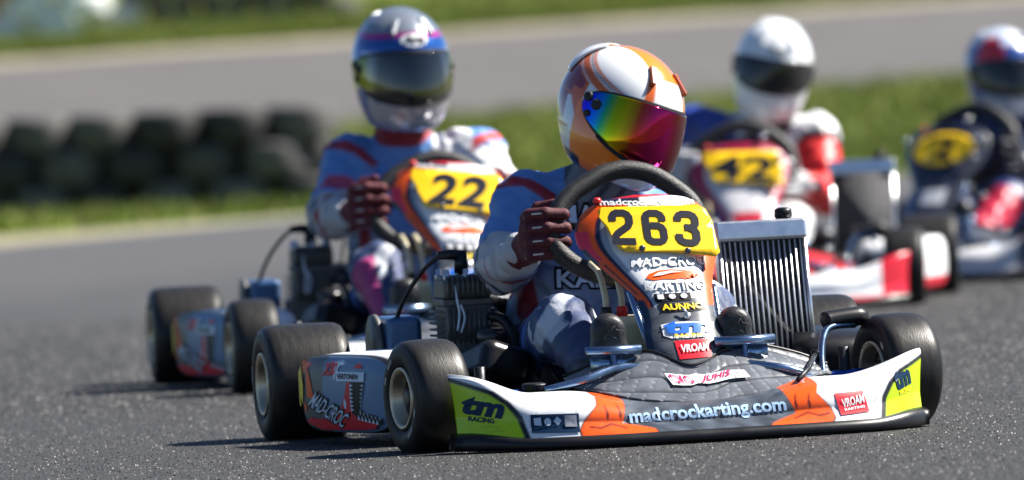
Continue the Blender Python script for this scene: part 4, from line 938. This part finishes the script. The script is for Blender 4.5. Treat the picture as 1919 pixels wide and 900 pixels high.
        for A, B, Cc, D_ in paths:
            nrm = np.array([s*.45, .9, .1]); pp.tube(spline([A*.75+B*.25+nrm*.0142, (A+B)/2+nrm*.0150, A*.1+B*.9+nrm*.0138], 8)-np.array(base), .0022, 6)
            pp.tube(spline([A+np.array([s*.010, .004, .004]), A+np.array([s*.012, .0, -.004]), A+np.array([s*.008, .002, -.009])], 5)-np.array(base), .003, 6)
        obj('piping', pp, M_pipe, gl)
    for s, q in ((1, 'R'), (-1, 'L')):
        a = g('an'+q); x = g('ft'+q)[0]; y = g('ft'+q)[1]; z = g('ft'+q)[2]
        f1 = union([cap((x, y-.01, .085), (x, y-.012, z+.055), .034, .040), cap((x+.008, y-.01, z), (x-.008, y-.01, z), .036, .036), cap((x, y-.03, .10), tuple(a), .038, .046), cap(tuple(a), tuple(a*.72+g('kn'+q)*.28), .049, .050)], .02)
        f = lambda p, f1=f1, y=y: -smin(-f1(p), -(p[:, 1]-(y+.018)), .008)
        P, F = nets(f, (x-.11, min(y, a[1])-.16, .02), (x+.11, y+.06, .40), .005); bo = obj('boot', npmesh('boot', P-np.array(base), F), M_boot, root)
        star = [(-.026, -.012), (-.006, .006), (-.014, .014), (.002, .012), (.008, .022), (.012, .012), (.028, .010), (.016, .002), (.02, -.012), (.004, -.003)]
        st = MB(); L = [(x-px, y+.0195, z+.045+pz) for px, pz in star]; st.tube(np.array(L)-np.array(base), .0014, 5, True); obj('sole_emblem', st, M_sole, bo)
    return root

def suit_paint(nm, t, P, J):
    C = np.tile(np.array(silver), (len(P), 1)); x, y, z = P.T; dr = (.26, .012, .03); nv = (.03, .045, .11)
    C[nm == 'neck'] = (.16, .17, .20); C[(nm == 'neck') & (np.sin(x*120+z*90) > .3)] = (.04, .045, .06)
    for q in 'RL':
        ad = J['el'+q]-J['sh'+q]+np.array([(.05 if q == 'R' else -.05), 0, 0]); ad = ad/np.linalg.norm(ad); sd = (P-J['sh'+q]) @ ad; m = ((nm == 'uparm'+q) | (nm == 'shoulder') | (nm == 'torso')) & (sd > -.004) & (sd < .024) & (np.linalg.norm(P-J['sh'+q], axis=1) < .10); C[m] = dr if q == 'R' else (.5, .02, .02)
        C[(nm == 'uparm'+q) & (t > .95)] = (.42, .43, .46)
        f = nm == 'foarm'+q; C[f] = (.38, .39, .42); C[f & (t < .45) & (np.sin(z*90+x*60) > .2)] = (.46, .47, .50)  # pale sleeve greyed, its shade painted into the colour
        C[f & (t > .1) & (t < .34) & (y > -.62)] = dr; C[f & (t > .05) & (t < .13)] = nv; C[f & (t > .5) & (t < .56)] = (.3, .31, .34)
        th = nm == 'thigh'+q; C[th] = (.035, .06, .15); kp = (np.sin(z*38+x*55+1.2*np.sin(y*30)) > .35); C[th & (t > .80) & kp] = (.50, .53, .60); C[th & (t > .62) & (t < .68)] = (.06, .14, .42); sh = nm == 'shin'+q; C[sh] = (.03, .05, .13); C[(sh) & (t > .1) & (np.abs(x) > .165)] = (.04, .06, .13)  # pale knee patches paint spots of sunlight on the legs
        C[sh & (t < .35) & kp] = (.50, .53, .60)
    to = nm == 'torso'; C[to & (z < .40)] = (.24, .30, .42); C[to & (np.abs(x) > .115+.1*(z-.3)) & (z < .42)] = dr; C[to & (np.abs(x) > .155)] = (.25, .33, .44)
    return C
def suit22(nm, t, P, J):
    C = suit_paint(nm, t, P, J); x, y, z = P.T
    C[(nm == 'shoulder') & (x < -.05) & (t < .9)] = (.70, .70, .72); C[(nm == 'uparmL') & (t > .14)] = (.70, .71, .73)  # sunlit left shoulder and sleeve painted white
    C[(nm == 'shoulder') & (x < -.075) & (x > -.10)] = (.03, .04, .09); C[nm == 'neck'] = silver; C[(nm == 'neck') & (t > .45)] = (.24, .012, .02)
    C[(nm == 'uparmR') & (t > .55) & (t < .8) & (P[:, 1] > -.70)] = (.40, .05, .12); C[(nm == 'shinR') & (x > .17)] = (.35, .03, .16)
    return C
def suit42(nm, t, P, J):
    C = np.tile(np.array((.70, .70, .72)), (len(P), 1)); x, y, z = P.T; r = (.66, .015, .015)
    C[(nm == 'uparmL') & (t > .22)] = r; C[nm == 'foarmL'] = (.60, .02, .02); C[(nm == 'uparmL') & (t < .22) & (t > .10)] = (.02, .02, .03)
    C[(nm == 'shoulder') & (x > 0)] = (.02, .05, .30); C[nm == 'uparmR'] = (.04, .06, .22); C[nm == 'foarmR'] = (.2, .02, .05)
    C[nm == 'torso'] = (.03, .03, .04); C[(nm == 'torso') & (x < -.10)] = (.45, .02, .03); C[nm == 'neck'] = (.02, .02, .025)
    for q in 'RL': C[nm == 'thigh'+q] = (.68, .68, .70); C[nm == 'shin'+q] = (.66, .66, .68)
    return C
def suitD(nm, t, P, J):
    C = np.tile(np.array((.012, .03, .13)), (len(P), 1)); x, y, z = P.T
    C[(nm == 'shoulder') & (t > .4)] = (.02, .03, .07); C[(nm == 'uparmL') & (t < .5)] = (.60, .63, .70); C[(nm == 'foarmL') & (t > .4)] = (.6, .62, .66); C[nm == 'foarmR'] = (.02, .07, .35)
    C[(nm == 'torso') & (z > .38) & (x < -.05)] = (.3, .38, .5); C[(nm == 'shinL')] = (.5, .02, .06)
    return C
def hp263(az, el, d):
    C = np.tile(np.array((.80, .80, .82)), (len(az), 1)); o = (.92, .22, .006); dk = (.66, .12, .010); x, y, z = d.T
    C[(np.abs(x) < .29) & (z > .76) & (y > -.75)] = o; C[(np.abs(x) < .29) & (z > .66) & (y < 0)] = o
    for s in (1, -1): C[(s*az > 21) & (s*az < 31) & (el > 15) & (el < 54)] = dk
    for s in (1, -1):
        a = s*az; b = el-(20+.30*(a-50)); q = (a > 40) & (a < 150)
        C[q & (b > -9) & (b < -1)] = dk; C[q & (b > .5) & (b < 2)] = (.12, .05, .04); C[q & (b > 3) & (b < 5.5)] = dk
        C[q & (b <= -10) & (a > 92) & (el > 4)] = (.60, .11, .012); C[(a > 98) & (a < 140) & (el < 30) & (el > 8) & (b < -12)] = (.24, .012, .03)
        C[(a > 26) & (a < 96) & (el < 5)] = (.90, .20, .006); C[(a > 96) & (el < 4)] = (.74, .76, .80); C[(a > 96) & (a < 112) & (el < 14) & (el > -12+(a-96)*1.2)] = dk
        C[(a > 116) & (el < 6) & (el > -20)] = (.30, .02, .05); C[(a > 104) & (el < -24) & (el > -27)] = (.40, .03, .05)
    C[(el < -46) & (np.abs(az) > 75)] = (.015, .015, .016); C[el < -64] = (.012, .012, .012); return C
def hp22(az, el, d):
    C = np.tile(np.array((.27, .30, .35)), (len(az), 1)); bl = (.008, .085, .36); a = np.abs(az)
    C[(el < 42) & (a > 48)] = bl; C[(el > 20) & (el < 39)] = bl; C[(el > 23) & (el < 26)] = (.55, .62, .70); C[(el >= 39) & (el < 45)] = (.50, .02, .26)
    C[(el > 20) & (a > 75) & (el < 37)] = bl; C[(el < -12) & (a < 58)] = (.46, .45, .49); C[(el < -12) & (a > 40) & (a < 66) & (el > -40+a*.4)] = bl
    C[(a > 100) & (el < 10) & (el > -10)] = (.30, .34, .40); C[el < -60] = (.012, .012, .012); return C
def hp42(az, el, d):
    C = np.tile(np.array((.82, .83, .85)), (len(az), 1)); C[el < -60] = (.012, .012, .012); return C
def hpD(az, el, d):
    C = np.tile(np.array((.02, .07, .28)), (len(az), 1)); C[el > 45] = (.55, .62, .74); C[(el > 15) & (el < 60) & (az > 20) & (az < 75)] = (.62, .02, .04); C[(el > 40) & (az < 0)] = (.80, .81, .84); C[(el < -20) & (np.abs(az) < 60)] = (.42, .46, .55); C[el < -60] = (.012,)*3; return C
def joints(dx=0., dz=0., **kw):
    J = dict(shR=(.116, -.81, .530), elR=(.200, -.69, .402), wrR=(.203, -.475, .428), haR=(.160, -.392, .462),
             shL=(-.165, -.76, .475), elL=(-.215, -.62, .35), wrL=(-.175, -.44, .39), haL=(-.150, -.375, .425), neck=(-.01, -.775, .575),
             knR=(.145, -.33, .262), knL=(-.175, -.32, .275), anR=(.132, -.045, .135), anL=(-.165, -.045, .135), ftR=(.128, .035, .20), ftL=(-.163, .035, .20))
    J.update(kw); return J
grey_vent = mat('vent_grey', (.30, .32, .35), .3, .5); or_vent = mat('vent_orange', (.30, .045, .006), .4); wh_vent = mat('vent_white', (.8, .8, .82), .3); bl_vent = mat('vent_blue', (.02, .07, .25), .3)
ramp = [(-90, (.60, .45, .01)), (-62, (.85, .42, .01)), (-50, (.95, .16, .005)), (-40, (.45, .03, .01)), (-22, (.16, .006, .012)), (-6, (.12, .004, .02)), (2, (.22, .005, .08)), (18, (.28, .008, .07)), (30, (.34, .03, .012)), (42, (.50, .34, .005)), (52, (.34, .44, .005)), (60, (.02, .36, .12)), (68, (.01, .22, .60)), (78, (.01, .05, .85)), (90, (.08, .01, .60))]
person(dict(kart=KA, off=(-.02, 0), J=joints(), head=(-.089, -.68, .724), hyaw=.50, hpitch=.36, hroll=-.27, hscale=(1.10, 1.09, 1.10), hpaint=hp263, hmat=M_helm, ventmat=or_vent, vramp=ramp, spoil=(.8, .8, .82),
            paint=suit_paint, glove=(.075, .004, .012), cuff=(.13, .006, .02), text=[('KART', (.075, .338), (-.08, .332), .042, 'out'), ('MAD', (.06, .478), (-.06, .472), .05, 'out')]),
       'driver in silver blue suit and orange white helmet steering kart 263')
person(dict(kart=KB, off=(0, 0), J=joints(shR=(.165, -.79, .60), shL=(-.19, -.79, .605), elR=(.232, -.68, .462), wrR=(.205, -.47, .455), haR=(.160, -.39, .482), elL=(-.27, -.66, .44), wrL=(-.23, -.45, .47), haL=(-.19, -.39, .49), neck=(.01, -.77, .64), knR=(.155, -.33, .31), knL=(-.165, -.32, .31)),
            head=(.022, -.68, .845), hyaw=.16, hpitch=.13, hroll=.0, hscale=(1.10, 1.08, 1.20), hpaint=hp22, vlow=.8, logo=('oval',), hmat=M_helm_metal, ventmat=grey_vent, spoil=(.46, .48, .52),
            vramp=[(-90, (.05, .06, .03)), (-45, (.02, .03, .018)), (-38, (.22, .19, .20)), (-30, (.09, .09, .09)), (0, (.07, .07, .072)), (40, (.08, .08, .08)), (52, (.20, .20, .18)), (62, (.16, .17, .07)), (90, (.05, .07, .02))],
            paint=suit22, glove=(.10, .005, .014), cuff=(.10, .006, .016), vox=.0065, text=[('MAD', (.10, .53), (.0, .525), .05, 'blue_vinyl')]),
       'driver in silver blue suit and blue silver helmet with a magenta stripe')
person(dict(kart=KC, off=(0, 0), J=joints(shR=(.14, -.76, .60), shL=(-.262, -.77, .552), elR=(.26, -.66, .44), elL=(-.285, -.62, .365), wrL=(-.225, -.43, .40), neck=(-.10, -.77, .60)),
            head=(-.132, -.68, .780), hyaw=.02, hpitch=.27, hroll=-.20, hscale=(1.06, 1.06, 1.16), hpaint=hp42, vlow=.35, logo=('plain',), hmat=M_helm, ventmat=wh_vent, spoil=(.82, .83, .85), paint=suit42, smat=M_suit2, glove=(.5, .5, .52), cuff=(.4, .02, .02), vox=.009),
       'driver in white, red and black suit with plain white helmet in kart 42')
person(dict(kart=KD, off=(0, 0), J=joints(shR=(.17, -.78, .525), shL=(-.20, -.78, .515), neck=(0, -.77, .555)),
            head=(-.01, -.68, .715), hyaw=.85, hpitch=.10, hscale=(1.06, 1.06, 1.14), hpaint=hpD, vlow=.7, hmat=M_helm, ventmat=bl_vent, spoil=(.55, .62, .74), paint=suitD, smat=M_suit2, glove=(.03, .03, .05), cuff=(.03, .04, .10), vox=.009),
       'driver in dark blue suit and blue helmet with a red patch')
